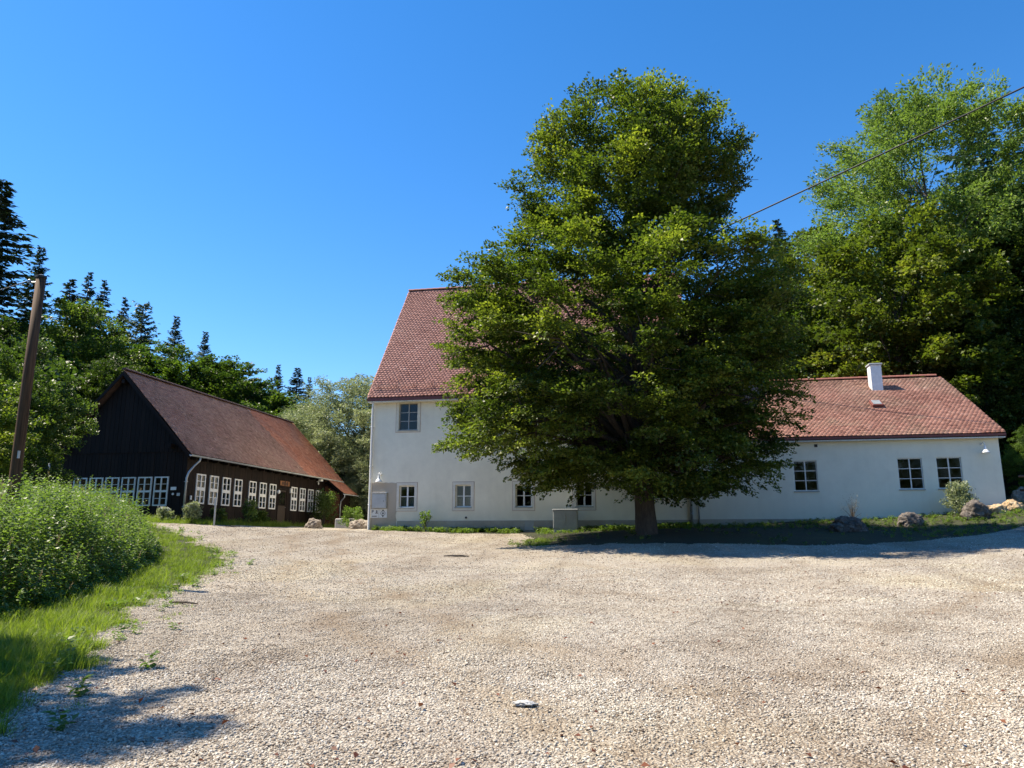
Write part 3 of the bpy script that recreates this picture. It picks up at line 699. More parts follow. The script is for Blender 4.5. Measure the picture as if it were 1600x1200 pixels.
def window(parent, origin, rz, x, zz, w, h, cols, rows, fm, depth=.10, fo=.06, mull=.07, bar=.028, trans=None, sill=None, surround=None, curtain=False, proud=0.0):
    """window frame mesh with its panes; origin/rz give the wall's local frame, x,zz the opening's lower left corner"""
    key = ('w', round(w, 3), round(h, 3), cols, rows, fm.name, fo, mull, bar, trans, proud, depth)
    if key not in _wc:
        mb = MB(); d0, d1 = depth, depth+.06
        mb.box(0, w, d0, d1, 0, fo); mb.box(0, w, d0, d1, h-fo, h); mb.box(0, fo, d0, d1, fo, h-fo); mb.box(w-fo, w, d0, d1, fo, h-fo)
        iw = w-2*fo; cells = []
        if trans: ths = [(fo, h*.5-trans/2), (h*.5+trans/2, h-fo)]; mb.box(fo, w-fo, d0-.006, d1-.004, h*.5-trans/2, h*.5+trans/2)
        else: ths = [(fo, h-fo)]
        cw = (iw - mull*(cols-1))/cols
        for (za, zb) in ths:
            for c in range(cols-1): xa = fo + cw*(c+1) + mull*c; mb.box(xa, xa+mull, d0-.004, d1-.002, za, zb)
            rr = rows//len(ths); ph = (zb-za-bar*(rr-1))/rr
            for c in range(cols):
                xa = fo + c*(cw+mull)
                for r in range(rr):
                    z_ = za + r*(ph+bar); cells.append((xa, z_, cw, ph))
                    if r < rr-1: mb.box(xa, xa+cw, d0+.012, d1-.012, z_+ph, z_+ph+bar)
        pm = MB(); pm.box(0, cells[0][2], 0, .005, 0, cells[0][3])
        _wc[key] = (mb.mesh('window'), cells, pm.mesh('pane'))
    fmesh, cells, pmesh = _wc[key]
    q = Vector((math.cos(rz)*x, math.sin(rz)*x, zz))
    wd = place('window', fmesh, fm, parent, Vector(origin)+q, rz)
    for (xa, z_, cw, ph) in cells: place('pane', pmesh, M['glass'], wd, (xa, depth+.03, z_), local=True)
    if sill:
        k = ('s', round(w, 3), sill[0].name, sill[1])
        if k not in _wc: _wc[k] = MB().bbox(-sill[1], w+sill[1], -.05, depth-.002, -.045, -.003, .006).mesh('sill')
        place('sill', _wc[k], sill[0], wd, (0, 0, 0), local=True)
    if surround:
        sm, sw, below = surround; k = ('f', round(w, 3), round(h, 3), sm.name, sw, below)
        if k not in _wc:
            mb = MB(); t = -.022; lo = -below
            mb.box(-sw, 0, t, -.002, lo, h+sw); mb.box(w, w+sw, t, -.002, lo, h+sw); mb.box(0, w, t, -.002, h, h+sw); mb.box(0, w, t, -.002, lo, -.05)
            ms = mb.mesh('surround'); e = .018; mo = MB(); t2 = -.012
            mo.box(-sw-e, -sw-.001, t2, -.002, lo-e, h+sw+e); mo.box(w+sw+.001, w+sw+e, t2, -.002, lo-e, h+sw+e)
            mo.box(-sw, w+sw, t2, -.002, h+sw+.001, h+sw+e); mo.box(-sw, w+sw, t2, -.002, lo-e, lo-.001)
            _wc[k] = (ms, mo.mesh('surround_edge'))
        place('surround', _wc[k][0], sm, wd, (0, 0, 0), local=True); place('surround_edge', _wc[k][1], M['trim_line'], wd, (0, 0, 0), local=True)
    if curtain:
        k = ('c', round(w, 3), round(h, 3))
        if k not in _wc:
            nx = 25; xs = np.linspace(.02, w-.02, nx); ys = .30 + .018*np.sin(xs*60)
            _wc[k] = MB().add([(xs[i], ys[i], zz2) for zz2 in (.03, h*.47) for i in range(nx)], [(i, i+1, nx+i+1, nx+i) for i in range(nx-1)]).mesh('curtain')
        place('curtain', _wc[k], M['curtain'], wd, (0, 0, 0), local=True)
    return wd

def slab_along_x(y0, z0, y1, z1, x0, x1, th):
    """roof slab from eave (y0,z0) to ridge (y1,z1), thickness below"""
    d = Vector((0, y1-y0, z1-z0)).normalized(); n = Vector((0, -d.z, d.y)); n = n if n.z > 0 else -n
    a = [(y0, z0), (y1, z1), (y1 - n.y*0, z1-th/abs(n.z)), (y0-n.y*th, z0-n.z*th)]
    return MB().prism_x(a, x0, x1)
# ================================================================== MAIN HOUSE
HU0, HU1, HV0, HV1 = -13.1, 1.65, 34.0, 44.6
EZ, RZ_, RV = 8.30, 15.45, 39.3
house = thing('house', (-5.7, 34, 1.9), 'tall white two storey house with a very steep red tiled roof', 'house')
gw = [(-11.70, 2.98), (-8.97, 2.98), (-6.14, 2.97), (-3.38, 2.97)]       # ground floor openings 0.75 x 1.0
uw = [(-11.82, 6.64), (-8.97, 6.64), (-6.14, 6.64), (-3.38, 6.64)]
holes = [(x, x+.75, z, z+1.02) for x, z in gw] + [(x, x+.92, z, z+1.30) for x, z in uw]
place('front_wall', wall_mesh(HU0, HU1, 1.2, EZ, holes, .45), M['plaster'], house, (0, 34, 0))
mb = MB()
def gable_poly(): return [(HV0+.001, 1.2), (HV1, 1.2), (HV1, EZ), (RV, RZ_-.22), (HV0+.001, EZ)]
g1 = [(34.452, 1.2), (HV1-.45, 1.2), (HV1-.45, EZ+.02), (34.452, EZ+.02)]
place('gable_wall', MB().prism_x([(34.452, 1.2), (HV1, 1.2), (HV1, EZ-.05), (RV, RZ_-.35), (34.452, EZ+.3)], HU0, HU0+.45).mesh('wall'), M['plaster'], house)
place('gable_wall', MB().prism_x([(34.452, 1.2), (HV1, 1.2), (HV1, EZ-.05), (RV, RZ_-.35), (34.452, EZ+.3)], HU1-.45, HU1).mesh('wall'), M['plaster'], house)
place('back_wall', MB().box(HU0+.452, HU1-.452, HV1-.45, HV1, 1.2, EZ-.1).mesh('wall'), M['plaster'], house)
place('upper_floor', MB().box(HU0+.46, HU1-.46, 34.46, HV1-.46, 4.9, 5.1).mesh('floor'), M['wood_dark'], house)
for (x, z), i in zip(gw, range(4)):
    window(house, (0, 34, 0), 0, x, z, .75, 1.02, 2, 2, M['white_old'] if i > 1 else M['white'], .12, .05, .075, .032, sill=(M['cabinet'], .04), surround=(M['trim'], .13, .16), curtain=i in (0, 1))
for x, z in uw: window(house, (0, 34, 0), 0, x, z, .92, 1.30, 2, 3, M['greyframe'], .10, .035, .05, .028, sill=(M['cabinet'], .05), surround=(M['plaster'], .14, .10))
# plinth and the patch of bare render
place('plinth', MB().bbox(-11.76, 1.64, 33.965, 33.998, 1.3, 2.36, .012).mesh('plinth'), M['plinth'], house)
def ragged_panel(x0, x1, z0, z1, y0, y1, seed, amp=.05):
    g = np.random.default_rng(seed); pts = [(x0, z0), (x1, z0)]
    for t in np.linspace(.04, .96, 14): pts.append((x1 + amp*g.normal()*.5, z0+(z1-z0)*t))
    for t in np.linspace(0, 1, 10): pts.append((x1+(x0-x1)*t, z1 + amp*g.normal()*.4))
    return MB().prism(pts, y0, y1).mesh('render_patch')
place('render_patch', ragged_panel(-13.08, -11.80, 1.3, 4.14, 33.988, 33.999, 3), M['patch'], house)
vt = place('vent_grille', MB().box(-5.70, -5.28, 33.93, 33.962, 1.93, 2.33).mesh('grille'), M['cabinet'], house)
for i in range(8): place('slat', MB().box(-5.67, -5.31, 33.915, 33.928, 1.955+i*.046, 1.975+i*.046).mesh('slat'), M['metal_pale'], vt, vt.parent.location*-1, local=True)
# roof
place('roof', slab_along_x(33.62, EZ-.10, RV, RZ_-.02, HU0-.20, HU1+.20, .16).mesh('roof'), M['redmetal'], house)
place('roof', slab_along_x(HV1+.4, EZ-.14, RV, RZ_-.02, HU0-.20, HU1+.20, .16).mesh('roof'), M['tile_ridge'], house)
sl = Vector((0, RV-33.62, RZ_-EZ+.08)); SL = sl.length; sl.normalize()
tiles = place('roof_tiles', tile_roof('roof_tiles', (HU0-.20, 33.60, EZ-.11), (1, 0, 0), sl, HU1-HU0+.40, SL, seed=21, moss=.15), None, house); tiles['kind'] = 'stuff'
rtx = ridge_tile_mesh('x'); rty = ridge_tile_mesh('y')
nrt = int((HU1-HU0+.4)/.36)
for i in range(nrt): place('ridge_tile', rtx, M['tile_ridge'], house, (HU0-.20+i*.36, RV, RZ_+.015))
place('eave_board', MB().box(HU0-.20, HU1+.20, 33.585, 33.615, EZ-.28, EZ-.13).mesh('eave_board'), M['redmetal'], house)
place('soffit', MB().box(HU0-.18, HU1+.18, 33.618, 33.995, EZ-.33, EZ-.285).mesh('soffit'), M['white_old'], house)
place('verge_board', MB().prism_x([(33.62, EZ-.30), (RV, RZ_-.28), (RV, RZ_-.06), (33.62, EZ-.12)], HU0-.228, HU0-.202).mesh('verge_board'), M['redmetal'], house)
# snow guard: two rails on small posts, a third of a metre above the eave
sg = MB(); nrm = Vector((0, -sl.z, sl.y))
for hgt in (.10, .20):
    p = Vector((0, 33.60, EZ-.11)) + sl*.62 + nrm*(hgt+.05)
    sg.tube([(HU0-.1, p.y, p.z), (HU1+.1, p.y, p.z)], .014, 6)
for i in range(17):
    x = HU0 + .2 + i*.9; p = Vector((x, 33.60, EZ-.11)) + sl*.66
    a = p + nrm*.03; b = p + nrm*.27; sg.tube([a, b], .016, 5); sg.tube([p + sl*.4 + nrm*.05, b - nrm*.05], .01, 5)
place('snow_guard', sg.mesh('snow_guard'), M['redmetal'], house)
dp = MB().tube([(-13.05, 33.72, EZ-.25), (-13.08, 33.80, EZ-.5), (-13.12, 33.88, EZ-.75), (-13.12, 33.90, 2.0), (-13.12, 33.88, 1.8)], .055, 10)
for zz in (3.1, 4.9, 6.8): dp.box(-13.185, -13.055, 33.85, 33.99, zz, zz+.035)
place('downpipe', dp.mesh('downpipe', True), M['enamel'], house)
dp = MB().tube([(1.62, 33.72, EZ-.25), (1.65, 33.84, EZ-.6), (1.66, 33.90, EZ-.8), (1.66, 33.90, 1.9)], .06, 10)
dp.tube([(1.98, 33.93, 5.5), (1.98, 33.93, 1.9)], .03, 8)
for zz in (2.6, 3.6): dp.box(1.59, 1.73, 33.84, 33.99, zz, zz+.04)
place('downpipe', dp.mesh('downpipe', True), M['metal'], house)
def chimney(parent, x0, x1, y0, y1, z0, z1, m):
    c = place('chimney', MB().bbox(x0, x1, y0, y1, z0, z1, .02).mesh('chimney'), m, parent)
    b = -BASE[parent]
    mb = MB().bbox(x0-.05, x1+.05, y0-.05, y1+.05, z1+.002, z1+.07, .015)
    place('cap', mb.mesh('cap'), M['metal_pale'], c, b*0, local=True); return c
chimney(house, -2.2, -1.4, 38.9, 39.7, 14.9, 16.6, M['plaster'])
place('pipe_outlet', MB().lathe([(.0, -.03), (.05, -.03), (.05, 0)], 10, (-8.45, 34, 2.5), Vector((0, 1, 0))).mesh('pipe_outlet'), M['iron'], house)

# ================================================================== ANNEX
AU0, AU1, AV1, AEZ, ARV, ARZ = 1.655, 14.18, 45.6, 5.93, 39.8, 9.50
annex = thing('annex_house', (8, 34, 2.2), 'long low white annex with red tiled roof and chimney, joined to the taller house', 'house')
aw = [(6.02, 3.55), (10.2, 3.58), (11.71, 3.59)]
place('front_wall', wall_mesh(AU0, AU1, 1.2, AEZ, [(x, x+.97, z, z+1.30) for x, z in aw], .40), M['plaster_annex'], annex, (0, 34.003, 0))
place('gable_wall', MB().prism_x([(34.41, 1.2), (AV1, 1.2), (AV1, AEZ-.1), (ARV, ARZ-.28), (34.41, AEZ+.05)], AU1-.4, AU1).mesh('wall'), M['plaster_annex'], annex)
place('back_wall', MB().box(AU0, AU1-.402, AV1-.4, AV1, 1.2, AEZ-.15).mesh('wall'), M['plaster_annex'], annex)
for x, z in aw: window(annex, (0, 34.003, 0), 0, x, z, .97, 1.30, 2, 3, M['white_old'], .05, .04, .05, .028, sill=(M['cabinet'], .03))
place('plinth', MB().bbox(AU0+.01, 7.2, 33.968, 34.0, 1.3, 2.38, .012).mesh('plinth'), M['plinth'], annex)
place('roof', slab_along_x(33.70, AEZ-.10, ARV, ARZ-.02, AU0+.004, AU1+.18, .14).mesh('roof'), M['redmetal'], annex)
place('roof', slab_along_x(AV1+.3, AEZ-.10, ARV, ARZ-.02, AU0+.004, AU1+.18, .14).mesh('roof'), M['tile_ridge'], annex)
s2 = Vector((0, ARV-33.70, ARZ-AEZ+.08)); SL2 = s2.length; s2.normalize()
tiles = place('roof_tiles', tile_roof('roof_tiles', (AU0+.02, 33.68, AEZ-.11), (1, 0, 0), s2, AU1-AU0+.16, SL2, seed=31, moss=1.0, brown=.42, tsh=-.22,
              age=lambda a, s: .35*np.clip(n3(np.stack([a, s], 1), 77, .35), 0, 1)+.35*sst(s, 4, 7)), None, annex); tiles['kind'] = 'stuff'
for i in range(int((AU1-AU0)/.36)): place('ridge_tile', rtx, M['tile_ridge'], annex, (AU0+.22+i*.36, ARV, ARZ+.015))
place('eave_board', MB().box(AU0+.21, AU1+.18, 33.655, 33.69, AEZ-.22, AEZ-.13).mesh('eave_board'), M['redmetal'], annex)
place('soffit', MB().box(AU0+.21, AU1+.16, 33.693, 34.0, AEZ-.30, AEZ-.26).mesh('soffit'), M['white_old'], annex)
place('verge_board', MB().prism_x([(33.70, AEZ-.26), (ARV, ARZ-.2), (ARV, ARZ-.05), (33.70, AEZ-.11)], AU1+.182, AU1+.20).mesh('verge_board'), M['redmetal'], annex)
chimney(annex, 10.70, 11.22, 38.3, 38.82, 8.3, 9.88, M['white'])
sk = place('skylight', MB().bbox(-.24, .24, 0, .62, -.06, .11, .015).mesh('skylight'), M['redmetal'], annex, (10.35, 36.35, AEZ-.11+(36.35-33.68)*s2.z/s2.y+.06))
sk.rotation_euler = (math.atan2(s2.z, s2.y), 0, 0)
place('pane', MB().box(-.18, .18, .07, .55, .113, .122).mesh('pane'), M['metal'], sk, (0, 0, 0), local=True)
place('vent_hole', MB().box(6.95, 7.08, 33.985, 34.001, 5.42, 5.54).mesh('vent_hole'), M['iron'], annex)

# ================================================================== BARN
BU, BV0, BV1, BRU = -20.2, 30.0, 46.0, -23.55
BUL = -26.9; BEZ, BRZ = 5.27, 9.12
barn = thing('barn', (-23.5, 30, 2.2), 'dark brown board clad barn with white barred windows and a mossy tiled roof', 'barn')
gwin = [(-25.76 + i*.954*.857, 2.98, .69, 1.27) for i in range(6)]
gwin = [(-25.79 + i*.8175, 2.97, .69, 1.28) for i in range(6)]
swin = [(v, 3.10, .70, 1.34) for v in (30.80, 31.86, 32.92, 33.98, 35.36, 36.42, 37.48, 39.99, 41.06, 42.13, 43.20)]
dwin = (38.45, 2.25, 1.10, 2.0)
PI2 = math.pi/2
def hl(ws): return [(x, x+w, z, z+h) for x, z, w, h in ws]
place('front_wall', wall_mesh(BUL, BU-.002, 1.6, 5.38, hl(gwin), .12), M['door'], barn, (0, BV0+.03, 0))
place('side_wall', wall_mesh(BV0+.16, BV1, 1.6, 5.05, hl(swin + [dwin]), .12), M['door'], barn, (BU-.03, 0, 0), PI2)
place('back_wall', MB().box(BUL, BU-.16, BV1-.12, BV1, 1.6, 5.3).mesh('wall'), M['door'], barn)
place('back_wall', MB().box(BUL-.1, BUL, BV0+.2, BV1, 1.6, 5.0).mesh('wall'), M['door'], barn)
place('gable_wall', MB().prism([(BUL+.1, 5.384), (BU-.12, 5.384), (BRU, BRZ-.42)], BV0+.03, BV0+.13).mesh('wall'), M['door'], barn)
place('gable_wall', MB().prism([(BUL+.1, 5.304), (BU-.12, 5.304), (BRU, BRZ-.42)], BV1-.12, BV1).mesh('wall'), M['door'], barn)
_bc = {}
def board(parent, x, w, z0, z1, origin, rz, m, z1b=None):
    key = (round(w, 3), round(z1-z0, 3), None if z1b is None else round(z1b-z0, 3), m.name)
    if key not in _bc:
        g = .006; h0 = z1-z0; h1 = h0 if z1b is None else z1b-z0
        b = MB(); b.add([(g,0,0),(w-g,0,0),(w-g,0,h1),(g,0,h0),(g,.024,0),(w-g,.024,0),(w-g,.024,h1),(g,.024,h0)],
                        [(0,1,2,3),(7,6,5,4),(1,0,4,5),(2,1,5,6),(3,2,6,7),(0,3,7,4)]); _bc[key] = b.mesh('board')
    j = random.uniform(-.010, .004)
    q = Vector((math.cos(rz)*x - math.sin(rz)*j, math.sin(rz)*x + math.cos(rz)*j, z0))
    place('board', _bc[key], m, parent, Vector(origin)+q, rz)
def clad(parent, a0, a1, z0, z1, wins, origin, rz, m, bw=.19):
    br = sorted({a0, a1} | {w[0]-.02 for w in wins} | {w[0]+w[2]+.02 for w in wins})
    for i in range(len(br)-1):
        L = br[i+1]-br[i]
        if L < .02: continue
        n = max(1, round(L/bw)); cx = (br[i]+br[i+1])/2
        w = next((w for w in wins if w[0]-.03 < cx < w[0]+w[2]+.03), None)
        for k in range(n):
            x = br[i]+k*L/n
            if w is None: board(parent, x, L/n, z0, z1, origin, rz, m)
            else:
                if w[1]-.02-z0 > .1: board(parent, x, L/n, z0, w[1]-.02, origin, rz, m)
                board(parent, x, L/n, w[1]+w[3]+.02, z1, origin, rz, m)
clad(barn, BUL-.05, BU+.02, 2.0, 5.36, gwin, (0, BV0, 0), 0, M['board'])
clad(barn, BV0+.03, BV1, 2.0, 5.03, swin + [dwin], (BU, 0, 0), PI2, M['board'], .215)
n = 30; xs = np.linspace(BUL+.06, BU-.06, n+1)
for i in range(n):
    f = lambda x: max(5.40, BRZ-.36 - abs(x-BRU)*(BRZ-BEZ)/3.70)
    za, zb = f(xs[i]), f(xs[i+1])
    if max(za, zb) > 5.46: board(barn, xs[i], xs[i+1]-xs[i], 5.345, za, (0, BV0-.035, 0), 0, M['board'], zb)
for x, z, w, h in gwin: window(barn, (0, BV0-.005, 0), 0, x, z, w, h, 2, 4, M['white_old'], -.03, .055, .055, .022, trans=.09)
for x, z, w, h in swin: window(barn, (BU+.005, 0, 0), PI2, x, z, w, h, 2, 4, M['white'], -.03, .06, .07, .028, trans=.15)
# door
dr = place('door', MB().box(.08, 1.02, .03, .08, 0, 1.92).mesh('door'), M['door'], barn, (BU, 38.45, 2.27), PI2)
mb = MB(); mb.box(0, .08, -.01, .10, 0, 1.98); mb.box(1.02, 1.10, -.01, .10, 0, 1.98); mb.box(.08, 1.02, -.01, .10, 1.921, 1.98)
place('door_frame', mb.mesh('door_frame'), M['board'], dr, (0, 0, 0), local=True)
pm = MB().box(0, .30, 0, .006, 0, .30).mesh('pane')
for i in range(2):
    for j in range(2): place('pane', pm, M['glass'], dr, (.22+i*.36, .021, 1.12+j*.36), local=True)
mb = MB()
for i in range(3): mb.box(.16+i*.36, .22+i*.36, .008, .028, 1.06, 1.84)
for j in range(3):
    for i in range(2): mb.box(.221+i*.36, .519+i*.36, .010, .028, 1.06+j*.36, 1.12+j*.36)
place('glazing_bars', mb.mesh('glazing_bars'), M['board'], dr, (0, 0, 0), local=True)
place('handle', MB().tube([(.93, .03, .98), (.93, -.03, .98), (.83, -.03, .98)], .01, 6).mesh('handle'), M['metal'], dr, (0, 0, 0), local=True)
place('step', MB().bbox(BU+.03, BU+.45, 38.35, 39.75, 1.9, 2.26, .02).mesh('step'), M['concrete'], barn)
# roof slopes
def slab_along_y(x0, z0, x1, z1, y0, y1, th):
    d = Vector((x1-x0, 0, z1-z0)).normalized(); nx, nz = -d.z, d.x
    if nz < 0: nx, nz = -nx, -nz
    poly = [(x0, z0), (x1, z1), (x1, z1-th/nz), (x0-nx*th, z0-nz*th)]
    if x1 < x0: poly = poly[::-1]
    return MB().prism(poly[::-1], y0, y1)
RX = -19.85; LX = 2*BRU-RX
place('roof', slab_along_y(RX, BEZ-.05, BRU, BRZ-.02, BV0-.36, BV1+.3, .12).mesh('roof'), M['board'], barn)
place('roof', slab_along_y(LX, BEZ-.05, BRU, BRZ-.02, BV0-.36, BV1+.3, .12).mesh('roof'), M['tile_ridge_old'], barn)
s3 = Vector((BRU-RX, 0, BRZ-BEZ+.03)); SL3 = s3.length; s3.normalize()
def barn_age(a, s):
    vv = BV0-.36 + a; lim = 41.05 - .16*s + .12*n3(np.stack([a, s], 1), 80, 1.2)
    return np.where(vv > lim, .08 + .40*sst(np.abs(n3(np.stack([a, s], 1), 81, .5)), .5, 1), .92 - .25*np.clip(n3(np.stack([a, s], 1), 82, .45), 0, 1))
tiles = place('roof_tiles', tile_roof('roof_tiles', (RX+.02, BV0-.36, BEZ-.06), (0, 1, 0), s3, BV1-BV0+.66, SL3, age=barn_age, seed=41, moss=.25, red=lambda a, s: np.where(barn_age(a, s) < .5, .95 - .5*np.clip(barn_age(a, s)*2, 0, 1), 0)), None, barn); tiles['kind'] = 'stuff'
for i in range(int((BV1-BV0+.6)/.36)): place('ridge_tile', rty, M['tile_ridge_old'], barn, (BRU, BV0-.36+i*.36, BRZ+.015))
mb = MB()
for xe in (RX, LX):
    poly = [(xe, BEZ-.27), (BRU, BRZ-.26), (BRU, BRZ-.06), (xe, BEZ-.09)]
    if xe > BRU: poly = poly[::-1]
    mb.prism(poly, BV0-.395, BV0-.364)
place('barge_board', mb.mesh('barge_board'), M['board'], barn)
rf = MB().box(-.05, .05, -.5, .5, -.06, .06)
for i in range(19):
    v = BV0 + .3 + i*.86
    place('rafter_end', MB().prism([(BU-.0, 5.02), (RX-.07, 5.02-.02), (RX-.07, 5.12), (BU-.0, 5.38)], v-.05, v+.05).mesh('rafter') if i == 0 else bpy.data.objects['rafter_end'].data, M['board'], barn, (0, 0, 0) if i == 0 else (0, i*.86, 0))
for zz, xx in ((5.2, -20.9), (5.2, -26.2), (8.2, -23.55)):   # purlin ends under the gable overhang
    place('purlin', MB().box(xx-.07, xx+.07, BV0-.34, BV0-.045, zz+.3, zz+.48).mesh('purlin'), M['board'], barn)
# gutter (half pipe) and downpipe
def half_pipe(y0, y1, x, z, r):
    vs = []; fs = []; n = 8
    for y in (y0, y1):
        for rr in (r, r-.008):
            for k in range(n+1):
                w = math.pi + math.pi*k/n; vs.append((x+rr*math.cos(w), y, z+rr*math.sin(w)))
    m1 = n+1
    for k in range(n): fs += [(k, k+1, 2*m1+k+1, 2*m1+k), (m1+k+1, m1+k, 3*m1+k, 3*m1+k+1)]
    for a in (0, 2*m1):
        for k in range(n): fs.append((a+k, a+m1+k, a+m1+k+1, a+k+1))
    return MB().add(vs, fs)
place('gutter', half_pipe(BV0-.40, BV1+.3, RX+.075, BEZ-.10, .075).mesh('gutter', True), M['metal'], barn)
dp = MB().tube([(RX+.07, BV0+.35, BEZ-.16), (RX+.05, BV0+.33, BEZ-.32), (RX-.10, BV0+.22, BEZ-.52), (BU+.14, BV0-.02, BEZ-.86), (BU+.09, BV0-.06, BEZ-1.1), (BU+.08, BV0-.07, 2.1)], .045, 10)
for zz in (2.9, 4.0): dp.box(BU+.02, BU+.14, BV0-.12, BV0-.0, zz, zz+.03)
place('downpipe', dp.mesh('downpipe', True), M['metal'], barn)
dp = MB().tube([(LX-.05, BV0+.1, BEZ-.2), (LX+.05, BV0+.02, BEZ-.4), (BUL-.12, BV0-.03, BEZ-.75), (BUL-.1, BV0-.06, BEZ-1.0), (BUL-.1, BV0-.07, 2.2)], .045, 8)
place('downpipe', dp.mesh('downpipe', True), M['metal'], barn)
place('chimney', MB().bbox(-26.45, -25.85, 32.4, 33.0, 5.2, 7.75, .02).mesh('chimney'), M['plaster'], barn)
# lean-to at the far end
lt = place('lean_to', MB().prism([(BU+.03, 1.7), (-19.12, 1.7), (-19.12, 4.35), (BU+.03, 5.0)], 44.4, 46.0).mesh('lean_to'), M['board'], barn)
bb = -BASE[barn]
for i in range(5): 
    x = BU+.05+i*.2
    b = place('board', MB().box(x+.005, x+.195, 44.372, 44.397, 2.0, 4.86-(i+1)*.11).mesh('board'), M['board_red'], lt, (0, 0, 0), local=True)
sx = Vector((-1.1, 0, .86)).normalized()
tl = place('roof_tiles', tile_roof('roof_tiles', (-18.78, 44.05, 4.30), (0, 1, 0), sx, 2.25, 1.42, age=lambda a, s: .05+0*a, seed=51, red=lambda a, s: .9+0*a), None, barn); tl['kind'] = 'stuff'
place('lean_to_roof', slab_along_y(-18.80, 4.28, -19.90, 5.15, 44.07, 46.28, .07).mesh('roof'), M['board'], barn)
place('gutter', half_pipe(44.0, 46.3, -18.70, 4.25, .06).mesh('gutter', True), M['metal'], barn)
place('downpipe', MB().tube([(-18.70, 44.1, 4.2), (-18.72, 44.12, 4.05), (-19.02, 44.3, 3.8), (-19.06, 44.33, 3.5), (-19.06, 44.34, 2.1)], .035, 8).mesh('downpipe', True), M['metal'], barn)

# ================================================================== SMALL THINGS ON THE WALLS
def wall_lamp(x, y, z, label, tilt=.5):
    """gooseneck arm and bell shade"""
    t = thing('wall_lamp', (x, y, z), label, 'lamp', 'bell shaped wall lamps on the white houses')
    place('mount', MB().lathe([(0, -.03), (.05, -.03), (.05, 0), (0, 0)], 12, (0, 0, 0), Vector((0, 1, 0))).mesh('mount', True), M['enamel'], t, local=True)
    pts = [(0, 0, 0), (0, -.12, .07), (0, -.24, .06), (0, -.30, -.02), (0, -.30, -.10)]
    place('arm', MB().tube(pts, .016, 8).mesh('arm', True), M['enamel'], t, local=True)
    place('shade', MB().lathe([(.035, 0), (.05, -.06), (.055, -.14), (.10, -.20), (.165, -.29), (.17, -.32), (.155, -.315), (.09, -.21), (.04, -.14)], 18, (0, -.30, -.08)).mesh('shade', True), M['enamel'], t, local=True)
    place('bulb', MB().lathe([(0, -.31), (.03, -.30), (.045, -.26), (.03, -.21), (.02, -.18)], 12, (0, -.30, -.08)).mesh('bulb', True), M['signwhite'], t, local=True)
    return t
wall_lamp(13.52, 34.0, 5.40, 'white bell lamp high on the annex wall near its right corner')
wall_lamp(-12.62, 33.985, 4.55, 'white bell lamp above the grey meter box at the tall house corner')
mbx = thing('meter_box', (-12.63, 33.985, 2.95), 'square grey metal meter box on the tall house corner above the white signs', 'meter box')
place('case', MB().bbox(-.36, .36, -.13, 0, 0, .70, .02).mesh('case'), M['metal_pale'], mbx, local=True)
place('door', MB().box(-.31, .31, -.146, -.132, .05, .63).mesh('door'), M['cabinet'] if False else M['metal_pale'], mbx, local=True)
place('rain_edge', MB().box(-.38, .38, -.17, 0, .702, .728).mesh('rain_edge'), M['enamel'], mbx, local=True)
place('lock', MB().lathe([(0, -.02), (.02, -.02), (.02, 0)], 8, (.24, -.146, .33), Vector((0, 1, 0))).mesh('lock'), M['iron'], mbx, local=True)

def text_mesh(s, size):
    cu = bpy.data.curves.new('lettering', 'FONT'); cu.body = s; cu.size = size; cu.extrude = .003; cu.align_x = 'CENTER'; cu.align_y = 'CENTER'
    t = bpy.data.objects.new('lettering', cu); C.objects.link(t); dg = bpy.context.evaluated_depsgraph_get(); dg.update()
    me = bpy.data.meshes.new_from_object(t.evaluated_get(dg)); bpy.data.objects.remove(t); return me
def flat_poly(pts, y0=-.004, y1=0): return MB().prism(pts, y0, y1)
def ringpoly(rx, rz, w, n=28):
    mb = MB()
    for i in range(n):
        a, b = 2*math.pi*i/n, 2*math.pi*(i+1)/n
        mb.prism([(rx*math.cos(a), rz*math.sin(a)), (rx*math.cos(b), rz*math.sin(b)), ((rx-w)*math.cos(b), (rz-w)*math.sin(b)), ((rx-w)*math.cos(a), (rz-w)*math.sin(a))][::-1], -.004, 0)
    return mb
sp = thing('sign', (-12.87, 33.985, 2.72), 'small white sign with letter P, figure and dark bar under the meter box', 'sign', 'white signs under the meter box')
place('panel', MB().bbox(-.20, .20, -.015, 0, -.21, .21, .006).mesh('panel'), M['signwhite'], sp, local=True)
o = place('lettering', text_mesh('P', .20), M['black'], sp, (-.10, -.018, .07), local=True); o.rotation_euler = (R(90), 0, 0)
place('figure', MB().prism([(.05, .09), (.15, .09), (.10, .15)], -.004, 0).prism([(.065, .03), (.135, .03), (.135, .075), (.065, .075)], -.004, 0).prism([(.03, -.01), (.17, -.01), (.17, .015), (.03, .015)], -.004, 0).mesh('figure'), M['black'], sp, (0, -.016, 0), local=True)
place('bar', MB().prism([(-.13, -.15), (.10, -.15), (.13, -.135), (.10, -.12), (-.13, -.12)], -.004, 0).mesh('bar'), M['black'], sp, (0, -.016, 0), local=True)
sp = thing('sign', (-12.46, 33.985, 2.72), 'small white sign with a ringed arrow emblem beside the P sign', 'sign', 'white signs under the meter box')
place('panel', MB().bbox(-.20, .20, -.015, 0, -.21, .21, .006).mesh('panel'), M['signwhite'], sp, local=True)
place('ring', ringpoly(.115, .115, .018).mesh('ring'), M['black'], sp, (0, -.016, 0), local=True)
place('arrow', MB().prism([(-.045, .11), (.045, .11), (0, .185)], -.004, 0).mesh('arrow'), M['black'], sp, (0, -.017, 0), local=True)
place('arrow', MB().prism([(-.045, -.11), (0, -.185), (.045, -.11)], -.004, 0).mesh('arrow'), M['black'], sp, (0, -.017, 0), local=True)
